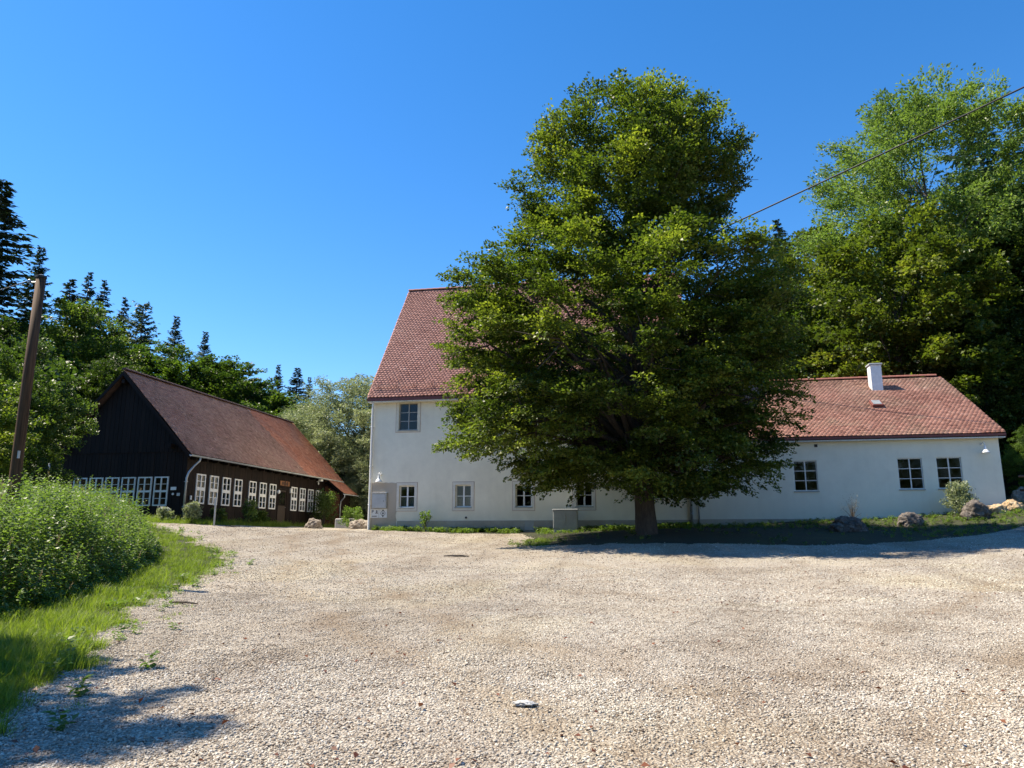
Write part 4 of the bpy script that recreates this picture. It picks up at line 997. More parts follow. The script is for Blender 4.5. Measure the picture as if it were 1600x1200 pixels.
place('figure', MB().prism([(-.05, -.03), (.05, -.03), (0, .07)], -.004, 0).prism([(-.012, -.07), (.012, -.07), (.012, -.031), (-.012, -.031)], -.004, 0).mesh('figure'), M['black'], sp, (0, -.016, 0), local=True)

# barn: carved board over the door, plates, lamps
bs = thing('sign', (BU+.03, 39.1, 4.56), 'brown carved wooden sign over the barn door', 'sign')
place('panel', MB().bbox(0, .03, -.55, .55, -.13, .13, .008).mesh('panel'), M['wood_sign'], bs, local=True)
mb = MB()
for yy, w in ((-.26, .10), (0, .14), (.27, .11)): mb.lathe([(0, 0), (w*.8, 0), (w, -.004)], 12, (.034, yy, .0), Vector((1, 0, 0)))
place('carving', mb.mesh('carving'), M['wood_dark'], bs, local=True)
def plate(x, y, z, w, h, rz, name, label, m=M['signwhite'], cat='plate', th=.02):
    o = place(name, MB().bbox(-w/2, w/2, -th, 0, -h/2, h/2, .004).mesh(name), m, None, (x, y, z), rz); return tag(o, label, cat)
plate(-20.72, BV0-.03, 3.72, .27, .14, 0, 'name_plate', 'white rectangular plate on the barn gable right of the last window')
o = place('round_plate', MB().lathe([(0, -.02), (.05, -.02), (.055, 0)], 14, (0, 0, 0), Vector((0, 1, 0))).mesh('round_plate'), M['signwhite'], None, (-20.73, BV0-.03, 3.48)); tag(o, 'tiny round white plate below the rectangular plate on the barn gable', 'plate')
o = plate(-20.46, BV0-.03, 3.46, .15, .13, 0, 'number_plate', 'small grey square plate beside the barn downpipe', M['metal_pale'])
plate(BU+.03, 30.42, 3.34, .09, .18, PI2, 'switch_box', 'small white box on the barn side wall beside the downpipe', M['signwhite'], 'box', .05)
def globe(v, z, label):
    t = thing('globe_lamp', (BU+.03, v, z), label, 'lamp', 'door lamps on the barn')
    place('base', MB().box(0, .05, -.05, .05, -.06, .06).mesh('base'), M['metal_pale'], t, local=True)
    place('globe', MB().lathe([(0, -.11), (.06, -.09), (.085, 0), (.06, .09), (0, .11)], 14, (.09, 0, 0)).mesh('globe', True), M['enamel'], t, local=True)
globe(38.32, 4.05, 'white oval lamp left of the barn door')
plate(BU+.035, 39.86, 4.20, .22, .26, PI2, 'notice_box', 'white square notice box right of the barn door', M['signwhite'], 'box', .07)
fl = thing('floodlight', (BU+.03, 43.2, 4.95), 'white floodlight and sensor under the barn eave', 'lamp')
place('bracket', MB().tube([(0, 0, 0), (.12, 0, .05), (.22, 0, .05)], .018, 6).mesh('bracket'), M['enamel'], fl, local=True)
place('head', MB().bbox(.16, .36, -.14, .14, .02, .16, .02).mesh('head'), M['enamel'], fl, local=True)
place('sensor', MB().lathe([(0, -.20), (.04, -.18), (.045, -.08), (.02, 0)], 10, (.1, .03, .02)).mesh('sensor', True), M['enamel'], fl, local=True)

# cabinet by the house
cz = gz(-3.75, 33.1)
cb = thing('electric_cabinet', (-3.75, 33.1, cz), 'grey two door electric cabinet standing by the tall house wall', 'cabinet')
place('base', MB().bbox(-.50, .50, -.18, .18, -.3, .16, .01).mesh('base'), M['concrete'], cb, local=True)
place('case', MB().bbox(-.53, .53, -.20, .20, .162, .93, .012).mesh('case'), M['cabinet'], cb, local=True)
place('lid', MB().bbox(-.56, .56, -.23, .23, .932, .985, .012).mesh('lid'), M['metal_pale'], cb, local=True)
for s in (-1, 1): place('door', MB().bbox(min(0, s*.50)+.006*(s > 0), max(0, s*.50)-.006*(s < 0), -.214, -.202, .20, .90, .003).mesh('door'), M['cabinet'], cb, local=True)
place('handle', MB().box(-.018, .018, -.245, -.216, .45, .68).mesh('handle'), M['metal'], cb, local=True)

# ================================================================== BOULDERS
def boulder(name, x, y, sx, sy, sz, m, label, seed, group=None, sink=.12, pits=.10):
    V, F = ico(5); out = []
    off = Vector((seed*3.1, seed*1.7, seed*.9))
    for p in V:
        q = Vector(p); d = mnoise.fractal(q*1.1+off, 1.0, 2.0, 5)*.28 + mnoise.fractal(q*4+off, .9, 2.1, 4)*pits
        c = mnoise.voronoi(q*2.6+off)[0][0]; d -= max(0, .28-c)*.9*pits*4
        out.append(q*(1+d))
    V = np.array([o[:] for o in out]); V[:, 2] = np.where(V[:, 2] < -.55, -.55 - (V[:, 2]+.55)*.1, V[:, 2])
    V *= np.array([sx, sy, sz])*.84; V[:, 2] -= V[:, 2].min()
    me = quad_mesh(name, V, F, smooth=False)
    o = place(name, me, m, None, (x, y, gz(x, y)-sink)); return tag(o, label, 'boulder', group)
BG = 'boulders round the yard'
boulder('boulder', -16.85, 36, .47, .40, .50, M['rock'], 'pale knobbly boulder standing alone on gravel before the barn', 1, BG, pits=.14)
boulder('boulder', -14.75, 37, .62, .5, .48, M['rock'], 'pitted boulder beside the left corner of the tall house', 2, BG, pits=.14)
boulder('boulder', 7.3, 30.9, .72, .5, .50, M['rock_shaded'], 'dark jagged boulder in shade, first right of the big tree', 3, BG, pits=.16)
boulder('boulder', 9.8, 31.6, .55, .42, .46, M['rock_shaded'], 'dark flat topped boulder below the pair of annex windows', 4, BG)
boulder('boulder', 12.2, 32.0, .62, .5, .60, M['rock_shaded'], 'brown peaked boulder right of the silvery shrub by the annex', 5, BG)
boulder('boulder', 13.35, 33.0, .48, .4, .36, M['rock_ochre'], 'sunlit ochre boulder at the right corner of the annex, left of two', 6, BG)
boulder('boulder', 14.1, 33.3, .46, .4, .42, M['rock_ochre'], 'sunlit ochre boulder just past the annex corner, right of two', 7, BG)
boulder('boulder', 15.4, 35.4, .5, .45, .6, M['rock'], 'pale boulder behind the rail fence past the annex corner', 8, BG)
sb = place('stone_trough', MB().bbox(-.55, .55, -.3, .3, -.1, .55, .04).mesh('stone_trough'), M['concrete'], None, (-16.8, 40, gz(-16.8, 40))); tag(sb, 'grey concrete trough block behind the boulders between barn and house', 'trough')

# rail fence and pale block at the right edge
rf = thing('rail_fence', (16.2, 34.2, gz(16.2, 34.2)), 'dark wooden rail fence beyond the annex right corner', 'fence')
for x in (-1.05, .35, 1.75): place('post', MB().tube([(x, 0, -.3), (x, 0, 1.35)], .06, 8).mesh('post'), M['rail'], rf, local=True)
for zz in (.62, 1.18): place('rail', MB().tube([(-1.4, -.08, zz-.05), (.4, -.08, zz), (2.6, -.08, zz+.08)], .05, 8).mesh('rail'), M['rail'], rf, local=True)
st = place('stone_slab', MB().bbox(-.6, .6, -.25, .25, -.3, .62, .03).mesh('stone_slab'), M['trim'], None, (16.0, 33.4, gz(16.0, 33.4))); tag(st, 'pale stone slab in front of the rail fence at the right edge', 'stone')

# post before the barn
pz = gz(-18.1, 29.2)
po = thing('marker_post', (-18.15, 29.2, pz), 'slim grey metal post with small plate in front of the barn windows', 'post')
place('pole', MB().tube([(0, 0, -.3), (0, 0, 1.15)], .035, 10).mesh('pole'), M['metal'], po, local=True)
place('plate', MB().bbox(-.045, .045, -.05, -.036, .86, 1.2, .004).mesh('plate'), M['metal_pale'], po, local=True)

# utility pole with its wire
up = thing('utility_pole', (-12.52, 13, gz(-12.52, 13)), 'old brown wooden utility pole rising from the hedge', 'pole')
mb = MB().tube([(0, 0, -.4), (-.01, 0, 2), (-.03, .01, 4), (-.02, 0, 6.2)], [.112, .108, .101, .094], 16)
place('shaft', mb.mesh('shaft', True), M['pole'], up, local=True)
place('cap', MB().lathe([(0, 6.26), (.106, 6.215), (.11, 6.17), (.09, 6.165)], 14, (-.02, 0, 0)).mesh('cap'), M['iron'], up, local=True)
place('insulator', MB().tube([(-.11, -.02, 6.08), (-.26, -.04, 6.08)], [.02, .02], 6).lathe([(0, 0), (.035, .02), (.035, .08), (.0, .11)], 10, (-.26, -.04, 6.05)).mesh('insulator'), M['metal'], up, local=True)
place('tag_plate', MB().box(.075, .095, -.11, -.06, 2.35, 2.5).mesh('tag_plate'), M['metal_pale'], up, local=True)
def cable(name, a, b, sag, r, label):
    a = Vector(a); b = Vector(b); pts = [a.lerp(b, t) - Vector((0, 0, 4*sag*t*(1-t))) for t in np.linspace(0, 1, 40)]
    o = place(name, MB().tube(pts, r, 6).mesh(name, True), M['wire'], None); return tag(o, label, 'cable')
pzt = gz(-12.52, 13) + 6.12
cable('cable', (-12.78, 12.96, pzt), (-34, 24, pzt+3.5), .4, .012, 'thin dark wire leaving the utility pole to the left')
cable('cable', (-1.7, 39.3, 15.45), (22.3, 25.8, 20.7), .08, .036, 'thick black cable sloping from the big tree up to the right')

# sticks and litter on the gravel
def stick(x, y, rz, L, r, label):
    z = gz(x, y)+.03; pts = [(-L/2, 0, z), (-L*.2, .03, z+.015), (L*.15, -.02, z+.02), (L/2, .02, z)]
    c, s = math.cos(rz), math.sin(rz)
    o = place('stick', MB().tube([(x+p[0]*c-p[1]*s, y+p[0]*s+p[1]*c, p[2]) for p in pts], [r, r, r*.9, r*.5], 7).mesh('stick'), M['bark'], None)
    tag(o, label, 'stick', 'sticks on the gravel')
stick(-5.85, 22.4, .2, .75, .03, 'dark stick lying on the open gravel left of the tree shadow')
stick(-7.5, 11.35, -.15, .55, .02, 'dark stick at the grass edge near the foreground bank')
stick(9.4, 21.0, .2, .9, .03, 'dark stick on gravel just beyond the tree shadow at right')
stick(-17.6, 29.6, .1, .8, .025, 'thin stick on the gravel in front of the barn grass')
V, F = ico(4); V = V*(1+.4*n3(V, 90, 3.2))[:, None]*np.array([.085, .05, .016]); lt_ = quad_mesh('litter', V, F)
tag(place('litter', lt_, M['litter'], None, (-1.05, 6.25, gz(-1.05, 6.25)+.035)), 'flattened white scrap lying on the foreground gravel', 'litter')

# ================================================================== BIG TREE
TX, TY = -.23, 27.0; TZ = gz(TX, TY)
zs_ = np.array([2.75,2.92,3.37,4.05,4.75,5.91,7.08,8.28,9.5,10.73,11.51,12.02,12.66,13.57,14.6,15.89,17.25,18.65,19.6,19.9])-TZ
Lp = np.array([2.2,3.6,4.9,5.7,6.9,7.1,7.15,7.55,7.6,7.4,7.1,5.6,4.6,4.5,4.9,4.3,3.9,3.4,2.2,.6])
Rp = np.array([2.2,3.6,4.7,5.2,5.2,5.45,5.6,5.85,5.95,5.9,5.2,3.7,3.2,3.2,4.0,4.2,3.85,3.0,1.5,.5])
zs_ = zs_ - 1.15*np.maximum((zs_-9)/9.15, 0)**2
zs_[:4] += [.36, .32, .22, .1]
prof = (zs_, Lp, Rp)
bt = thing('beech_tree', (TX, TY, TZ), 'big spreading green tree in front of the white house', 'tree')
cm, cl = crown('crown', prof, 6500, 64, .112, .078, .44, .34, .10, 101, NB=310, bl=1.25, lump=.14, shell=.22, fill=.10, bflat=.29, depth=.76, depth_back=1.1, vmax=6.5, slope=(1.25, -.18), tint=.44, tint_amp=.34)
cr = place('crown', cm, M['leaf_beech'], bt, local=True)
g = np.random.default_rng(5); tips = cl[g.choice(len(cl), min(len(cl), 150), replace=False)]
place('trunk', limbs(6, 18, .345, tips, 16.0, flare=1.14, n_tw=4, clear=.12), M['bark'], bt, local=True)

# ================================================================== FOREST TREE KINDS
def egg(H, z0, r, asym=1.0, k=.42):
    t = np.linspace(0, 1, 12); rr = r*np.sqrt(np.clip(1-((t-k)/np.where(t < k, k*1.05, 1.02-k))**2, 0.02, 1)); return (z0+(H-z0)*t, rr, rr*asym)
KIND = {}
def decid_kind(key, H, z0, r, seed, m, K=1050, n=60, ll=.24, lw=.17, lump=.2, fill=.2, bark='bark_pale', r0=.28, ntips=40, tint=.42, n_tw=2, la=.70, lb=.55, lc=.22, asym=1.0, k=.42, shell=.30, NB=95, bl=1.5, **kw):
    cm, cl = crown('crown', egg(H, z0, r, asym, k), K, n, ll, lw, la, lb, lc, seed, NB=NB, bl=bl, lump=lump, tint=tint, slope=(.9, -.1), shell=shell, ntilt=.65, fill=fill, **kw)
    g = np.random.default_rng(seed+9); tips = cl[g.choice(len(cl), min(ntips, len(cl)), replace=False)]
    KIND[key] = (H, cm, limbs(seed+8, H, r0, tips, H*.86, n_tw=n_tw, clear=.2), M[m], M[bark])
decid_kind('maple', 18, 2.0, 6.4, 201, 'leaf_forest')
decid_kind('oak', 17, 2.2, 6.2, 211, 'leaf_forest', lump=.28, NB=85, bl=1.7, K=950)
decid_kind('tall', 22, 3.0, 5.8, 221, 'leaf_forest', k=.5, NB=110)
decid_kind('ash', 20, 7.0, 7.0, 231, 'leaf_ash', K=1150, n=80, lump=.13, n_tw=5, ntips=60, ll=.20, lw=.09, r0=.34, la=.7, lb=.6, lc=.28, k=.5, NB=120, bl=1.4, fill=.10)
decid_kind('willow', 11.5, .2, 5.8, 241, 'leaf_willow', K=1500, n=80, ll=.17, lw=.065, lump=.16, k=.35, la=.6, lb=.42, lc=.24, r0=.3, NB=120, bl=1.15, fill=.2, bflat=.6)
decid_kind('bush', 7.5, .3, 3.4, 251, 'leaf_forest', K=640, n=70, ll=.115, lw=.08, la=.40, lb=.32, lc=.12, r0=.10, lump=.22, ntips=26, NB=70, bl=.85)
def spruce_kind(key, H, Rm, seed, whorls=62, per=8, cards=24, irregular=.15, z0=.08, cl=.62, cw=.15, pw=.85):
    g = np.random.default_rng(seed); P = []; D = []; Nn = []; L = []; T = []; tr = MB().tube([(0,0,-.4),(0,0,H*.4),(0,0,H*.8),(0,0,H*.99)], [.30,.22,.09,.015], 9)
    for w in range(whorls):
        f = min(.995, max(.01, (w+.5+g.uniform(-.5, .5))/whorls)); h = H*(z0+(1-z0)*f); RL = Rm*(1-f)**pw*(.85+irregular*g.normal())+.12
        for b in range(per):
            ph = g.uniform(0, 6.283); rl = RL*g.uniform(.6, 1.25); h = H*(z0+(1-z0)*min(.998, max(.01, f+g.normal(0, 1.2)/whorls))); o = np.array([math.cos(ph), math.sin(ph), 0]); dr = .34*(1-f)+.02
            n = max(5, int(cards*(rl/Rm+.25))); t = g.uniform(.12, 1, n)
            lift = .22*f
            p = np.array([0,0,h]) + o*(rl*t)[:, None] + np.array([0,0,1])*(-(dr*rl)*t + .22*rl*t**2.4 + lift*rl*t)[:, None]
            side = np.cross(o, [0,0,1]); sgn = g.choice([-1, 1], n)
            d = o*g.uniform(.5, 1.1, n)[:, None] + side*(sgn*g.uniform(.25, .9, n))[:, None] + np.array([0,0,1])*g.uniform(-.55, .05, n)[:, None]
            P.append(p); D.append(d); Nn.append(np.array([0,0,1.]) + g.normal(0, .4, (n,3))); L.append(cl*g.uniform(.6, 1.2, n)*(.55+.45*(rl/Rm))); T.append(np.clip(.35+.35*t+g.normal(0,.15,n),0,1))
            if rl > .5: tr.tube([(0,0,h), tuple(np.array([0,0,h])+o*rl*.85+np.array([0,0,(-dr*.85+.15+lift*.85)*rl]))], [.035,.008], 4, caps=False)
    P = np.concatenate(P); V, F = leaf_geo(P, np.concatenate(D), np.concatenate(Nn), np.concatenate(L), np.concatenate(L)*cw/cl*1.5)
    KIND[key] = (H, quad_mesh('crown', V, F, {'tint': np.concatenate(T)}), tr.mesh('trunk', True), M['needle'], M['bark_pale'])
spruce_kind('spruce', 24, 4.2, 301, cards=34, cw=.19)
spruce_kind('spruce_thin', 24, 3.9, 311, cards=36, cw=.17, whorls=66, per=7, irregular=.25)
spruce_kind('pine', 22, 4.2, 321, whorls=36, per=9, irregular=.3, z0=.3, cl=.8, cw=.22, pw=.55)

FOREST = 'trees of the forest round the houses'
_rz = random.Random(3)
def tree(kind, x, y, top, label, name, col=(1, 1, 1), wide=1.0, cat='tree', group=FOREST, base=None, lean=0.0):
    H, cm, tm, lm, bm = KIND[kind]; zb = (gz(x, y) if base is None else base) - .1
    s = (top-zb-(0 if 'spruce' in kind or kind == 'pine' else .045*(top-zb)))/H; t = thing(name, (x, y, zb), label, cat, group)
    rz = _rz.uniform(0, 6.28); t.rotation_euler = (lean, 0, rz); t.scale = (s*wide, s*wide, s)
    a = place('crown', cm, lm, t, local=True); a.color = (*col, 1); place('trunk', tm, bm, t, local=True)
    return t
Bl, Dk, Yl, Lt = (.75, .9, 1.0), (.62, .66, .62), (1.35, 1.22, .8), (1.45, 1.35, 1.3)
# left slope
tree('spruce', -51.1, 48, 30.0, 'tallest dark spruce at the left edge of the photo', 'spruce_tree', wide=1.6)
tree('spruce', -55.0, 45, 26.0, 'dark spruce cut by the left edge below the tallest one', 'spruce_tree', wide=1.4)
tree('spruce', -60.2, 62, 30.5, 'pointed spruce just right above the pole top', 'spruce_tree', (.95, 1.05, 1.1))
tree('spruce_thin', -72.6, 80, 34.2, 'broad spruce, left one of the close trio', 'spruce_tree', wide=1.5)
tree('spruce_thin', -70.0, 80, 35.0, 'highest spruce of the close trio', 'spruce_tree')
tree('spruce_thin', -67.6, 80, 33.7, 'right spruce of the close trio', 'spruce_tree', wide=1.1)
tree('spruce_thin', -60.4, 75, 29.4, 'narrow spruce standing before the grey green larch', 'spruce_tree')
tree('pine', -54.0, 70, 26.7, 'feathery grey green larch beside the narrow spruce', 'larch_tree', (1.9, 1.7, 1.5), wide=.8)
tree('spruce', -60.5, 85, 30.0, 'lone spruce top above the round trees behind the barn ridge', 'spruce_tree', (1.2, 1.2, 1.1))
tree('spruce', -58.1, 88, 28.6, 'spruce top furthest right on the falling left treeline', 'spruce_tree', (1.2, 1.2, 1.1))
tree('oak', -46.2, 52, 21.2, 'pale leafed round tree above the barn gable', 'broadleaf_tree', (1.25, 1.2, 1.1), wide=1.05)
tree('maple', -43.3, 60, 19.9, 'round green tree behind the middle of the barn ridge', 'broadleaf_tree', (.9, 1.0, .7), wide=1.2)
tree('oak', -38.6, 62, 18.2, 'dark round tree behind the far half of the barn ridge', 'broadleaf_tree', (.8, .85, .7), wide=1.35)
tree('maple', -50.3, 60, 21.3, 'green tree filling between the pale tree and the larch', 'broadleaf_tree', (.85, .9, .75), wide=1.2)
tree('oak', -52.0, 55, 20.0, 'dark green tree right behind the utility pole top', 'broadleaf_tree', (.8, .9, .75), wide=1.3)
tree('maple', -42.6, 80, 18.6, 'distant green tree at the low end of the left treeline before the willow', 'broadleaf_tree', (.95, 1.0, .85), wide=1.35)
tree('tall', -43.0, 68, 19.4, 'distant round tree peeking above the barn ridge right end', 'broadleaf_tree', (.9, .95, .8), wide=1.3)
tree('tall', -40.5, 72, 18.4, 'low green tree on the falling end of the left treeline', 'broadleaf_tree', (.95, 1, .8), wide=1.2)
tree('maple', -34.0, 58, 13.6, 'pale green tree peeping over the far barn ridge', 'broadleaf_tree', (1.25, 1.25, 1.0), wide=1.25)
tree('oak', -31.0, 62, 13.4, 'yellowish green tree left of the silvery willow', 'broadleaf_tree', (1.2, 1.15, .7), wide=1.2)
tree('spruce', -51.0, 95, 25.4, 'small distant spruce, left of the three by the willow', 'spruce_tree', wide=.9)
tree('spruce', -48.1, 95, 24.8, 'small distant spruce, fullest of the three by the willow', 'spruce_tree', wide=1.5)
tree('spruce_thin', -47.2, 97, 23.9, 'small distant spruce, nearest of the three to the willow', 'spruce_tree', wide=1.0)
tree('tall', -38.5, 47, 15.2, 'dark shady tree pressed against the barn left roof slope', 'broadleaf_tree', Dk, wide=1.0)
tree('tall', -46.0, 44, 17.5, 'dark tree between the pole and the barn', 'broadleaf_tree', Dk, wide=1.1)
tree('willow', -20.6, 51, 13.6, 'silvery grey green willow between barn and tall house', 'willow_tree', wide=1.12, group=None)
tree('willow', -25.5, 53, 12.0, 'lower silvery willow bush behind the barn far end', 'willow_tree', wide=.95, group=None)
tree('willow', -18.2, 48.5, 8.2, 'low silvery willow filling the gap at the tall house corner', 'willow_tree', wide=.95, group=None)
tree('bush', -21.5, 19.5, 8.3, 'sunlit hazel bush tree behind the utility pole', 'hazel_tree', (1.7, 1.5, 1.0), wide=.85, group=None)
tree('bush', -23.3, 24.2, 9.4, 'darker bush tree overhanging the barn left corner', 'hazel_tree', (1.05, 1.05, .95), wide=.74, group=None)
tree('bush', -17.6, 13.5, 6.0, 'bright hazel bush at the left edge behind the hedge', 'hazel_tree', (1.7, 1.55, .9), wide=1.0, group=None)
tree('maple', -12.0, 4.9, 12.4, 'broadleaf tree casting shade on the near left gravel', 'broadleaf_tree', wide=.7)
# right slope
tree('ash', 19.0, 52, 33.0, 'tall airy light green ash rising above the right forest', 'ash_tree', wide=.86, group=None)
tree('pine', 25.5, 58, 34.0, 'dark bluish pine behind the ash', 'pine_tree', (1.1, 1.3, 1.4), wide=.85)
tree('pine', 28.8, 52, 33.2, 'high dark pine at the right edge of the photo', 'pine_tree', (1.5, 1.35, 1.0), wide=.9)
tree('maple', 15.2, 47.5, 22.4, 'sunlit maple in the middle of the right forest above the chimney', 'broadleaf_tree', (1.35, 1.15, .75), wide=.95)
tree('tall', 23.4, 52, 25.8, 'tall leafy tree at the right with sunlit top', 'broadleaf_tree', (.9, .93, .75), wide=1.1)
tree('tall', 27.6, 47, 23.0, 'leafy tree cut by the right edge of the photo', 'broadleaf_tree', (.8, .85, .7), wide=1.2)
tree('oak', 14.0, 62, 27.4, 'loose tree with sky gaps just right of the big tree', 'broadleaf_tree', (1.2, 1.0, .7), wide=.9)
tree('spruce', 9.9, 66, 28.4, 'spruce tip left of two beside the big tree', 'spruce_tree', wide=1.0)
tree('spruce_thin', 11.9, 66, 29.4, 'spruce tip right of two beside the big tree', 'spruce_tree', wide=1.2)
tree('oak', 10.0, 51, 18.5, 'shaded tree right behind the annex ridge, next to the big tree', 'broadleaf_tree', (.9, .9, .75), wide=1.0)
tree('maple', 18.6, 46.6, 16.4, 'lower maple with bare trunk behind the annex right half', 'broadleaf_tree', (.8, .85, .75), wide=.8)
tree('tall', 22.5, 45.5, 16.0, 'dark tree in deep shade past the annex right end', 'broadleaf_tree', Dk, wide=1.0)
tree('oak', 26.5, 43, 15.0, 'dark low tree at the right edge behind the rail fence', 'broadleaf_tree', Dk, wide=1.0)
tree('oak', 4.0, 54, 18.0, 'tree hidden mostly behind the big tree and annex ridge', 'broadleaf_tree', (.85, .9, .75), wide=1.0)
tree('bush', 16.3, 36.6, 6.5, 'young maple bush at the right corner of the annex', 'bush', (1.35, 1.4, 1.0), wide=.62, cat='bush', group=None)
tree('bush', 19.0, 36.0, 6.2, 'leafy bush at the right edge behind the rail fence', 'bush', (.9, 1.0, .8), wide=.7, cat='bush', group=None)

# deep woods: one mass behind the single trees
def woods():
    g = np.random.default_rng(77); P = []
    def band(u0, u1, v0, v1, n, h0, h1):
        u = g.uniform(u0, u1, n); v = g.uniform(v0, v1, n); h = g.uniform(h0, h1, n); P.append(np.stack([u, v, ground(u, v)+h], 1))
    band(-95, -44, 56, 96, 1100, 1, 12); band(-44, -22, 66, 100, 700, 1, 8); band(-62, -36, 30, 52, 600, .5, 9)
    band(2, 42, 54, 72, 1100, .5, 12); band(22, 46, 44, 56, 600, .5, 9); band(-20, 2, 62, 80, 300, .5, 8)
    P = np.concatenate(P); O = np.stack([g.normal(0, .5, len(P)), -np.abs(g.normal(.6, .4, len(P))), g.normal(.2, .3, len(P))], 1)
    V, F, T = sprays(P, O, 26, 1.2, 1.0, .6, .36, .26, g, .2, .6, np.full(len(P), .35))
    return quad_mesh('woods', V, F, {'tint': T})
wo = place('woods', woods(), M['leaf_forest'], None); wo.color = (.7, .75, .7, 1); tag(wo, 'dark massed woodland filling the slopes behind the single trees', 'woods', kind='stuff')

def back_woods():
    g = np.random.default_rng(78); n = 1200; u = g.uniform(-25, 75, n); v = g.uniform(-52, -40, n); h = g.uniform(.3, 1, n)*(13.0+1.2*n3(np.stack([u, v], 1), 79, .12))
    P = np.stack([u, v, ground(u, v)+h], 1); O = np.stack([g.normal(0, .5, n), np.abs(g.normal(.6, .4, n)), g.normal(.2, .3, n)], 1)
    V, F, T = sprays(P, O, 16, 1.6, 1.4, .9, .75, .6, g, .2, .6, np.full(n, .35)); return quad_mesh('woods', V, F, {'tint': T})
wo = place('woods', back_woods(), M['leaf_forest'], None); tag(wo, 'low woodland across the valley behind the viewer, mirrored in the annex windows', 'woods', kind='stuff')

# ================================================================== HEDGE (tall wild herbs), shrubs
HP = np.array([(-6.6,3.2),(-7.0,6.0),(-8.6,9.2),(-9.8,12.0),(-10.9,14.6),(-12.4,17.4),(-13.9,19.8),(-15.6,21.8),(-17.4,22.0),(-19.5,18),(-17,11),(-14,6),(-11,2.5)], float)
def hedge_h(u, v):
    d = poly_dist(u, v, HP); P = np.stack([u, v], 1)
    h = 1.95*(1-np.exp(-d/.62)) + .20*n3(P, 33, .8) + .17*n3(P, 34, 2.4)
    return np.clip(h*np.interp(v, [2, 8, 12, 18, 22], [.75, .95, 1.0, .92, .78]), .15, 2.4)
def make_hedge():
    g = np.random.default_rng(55); n = 17000; u = g.uniform(-20, -6, n); v = g.uniform(2.5, 22.2, n)
    k = in_poly(u, v, HP); u, v = u[k], v[k]; d = poly_dist(u, v, HP)
    near = (d < 2.2) | (g.random(len(u)) < .45); u, v = u[near], v[near]; n = len(u)
    h = hedge_h(u, v)*g.uniform(.80, 1.08, n)*np.where(g.random(n) < .03, 1.16, 1); z0 = ground(u, v)
    lean = g.normal(0, .10, (n, 2)) + np.stack([.12*np.exp(-poly_dist(u, v, HP)/.7), 0*u], 1)
    nl = 26; i = np.repeat(np.arange(n), nl); m = len(i); t = np.tile(np.linspace(0, 1, nl), n)
    span = np.minimum(h, .95)
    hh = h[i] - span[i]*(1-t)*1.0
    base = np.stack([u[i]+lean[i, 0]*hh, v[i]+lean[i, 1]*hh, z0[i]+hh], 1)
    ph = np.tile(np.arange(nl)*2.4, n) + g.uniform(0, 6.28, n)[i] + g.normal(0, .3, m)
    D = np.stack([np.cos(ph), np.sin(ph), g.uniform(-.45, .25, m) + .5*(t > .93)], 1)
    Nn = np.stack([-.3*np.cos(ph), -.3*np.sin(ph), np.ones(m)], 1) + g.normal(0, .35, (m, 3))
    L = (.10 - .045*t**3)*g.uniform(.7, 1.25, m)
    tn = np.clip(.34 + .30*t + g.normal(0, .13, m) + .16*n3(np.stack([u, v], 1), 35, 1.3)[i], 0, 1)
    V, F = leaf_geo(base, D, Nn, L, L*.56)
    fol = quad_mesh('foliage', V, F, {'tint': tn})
    # stems and feathery seed heads
    w = .003; top = np.stack([u+lean[:, 0]*h, v+lean[:, 1]*h, z0+h], 1); bot = np.stack([u, v, z0-.02], 1)
    sv = np.stack([bot-[w, 0, 0], bot+[w, 0, 0], top+[w*.4, 0, 0], top-[w*.4, 0, 0]], 1).reshape(-1, 3)
    stm = quad_mesh('stems', sv, np.arange(len(sv)).reshape(-1, 4), {'tint': g.random(n)})
    sel = g.choice(n, 150, replace=False); ns = 22; j = np.repeat(sel, ns); tt = np.tile(np.linspace(0, 1, ns), len(sel)); m2 = len(j)
    pb = top[j] + np.stack([lean[j, 0]*.2*tt, lean[j, 1]*.2*tt, .16*tt - .04], 1)
    dd = np.stack([g.normal(0, 1, m2), g.normal(0, 1, m2), np.full(m2, 1.4)], 1)
    V, F = leaf_geo(pb, dd, g.normal(0, 1, (m2, 3)), np.full(m2, .04), np.full(m2, .012))
    head = quad_mesh('seed_heads', V, F, {'tint': g.random(m2)})
    return fol, stm, head
fol, stm, hd = make_hedge()
hg = thing('hedge', (-11, 13, gz(-11, 13)), 'overgrown green hedge of tall herbs along the left side of the yard', 'hedge')
place('foliage', fol, M['leaf_herb'], hg); place('stems', stm, M['straw'], hg); place('seed_heads', hd, M['straw'], hg)

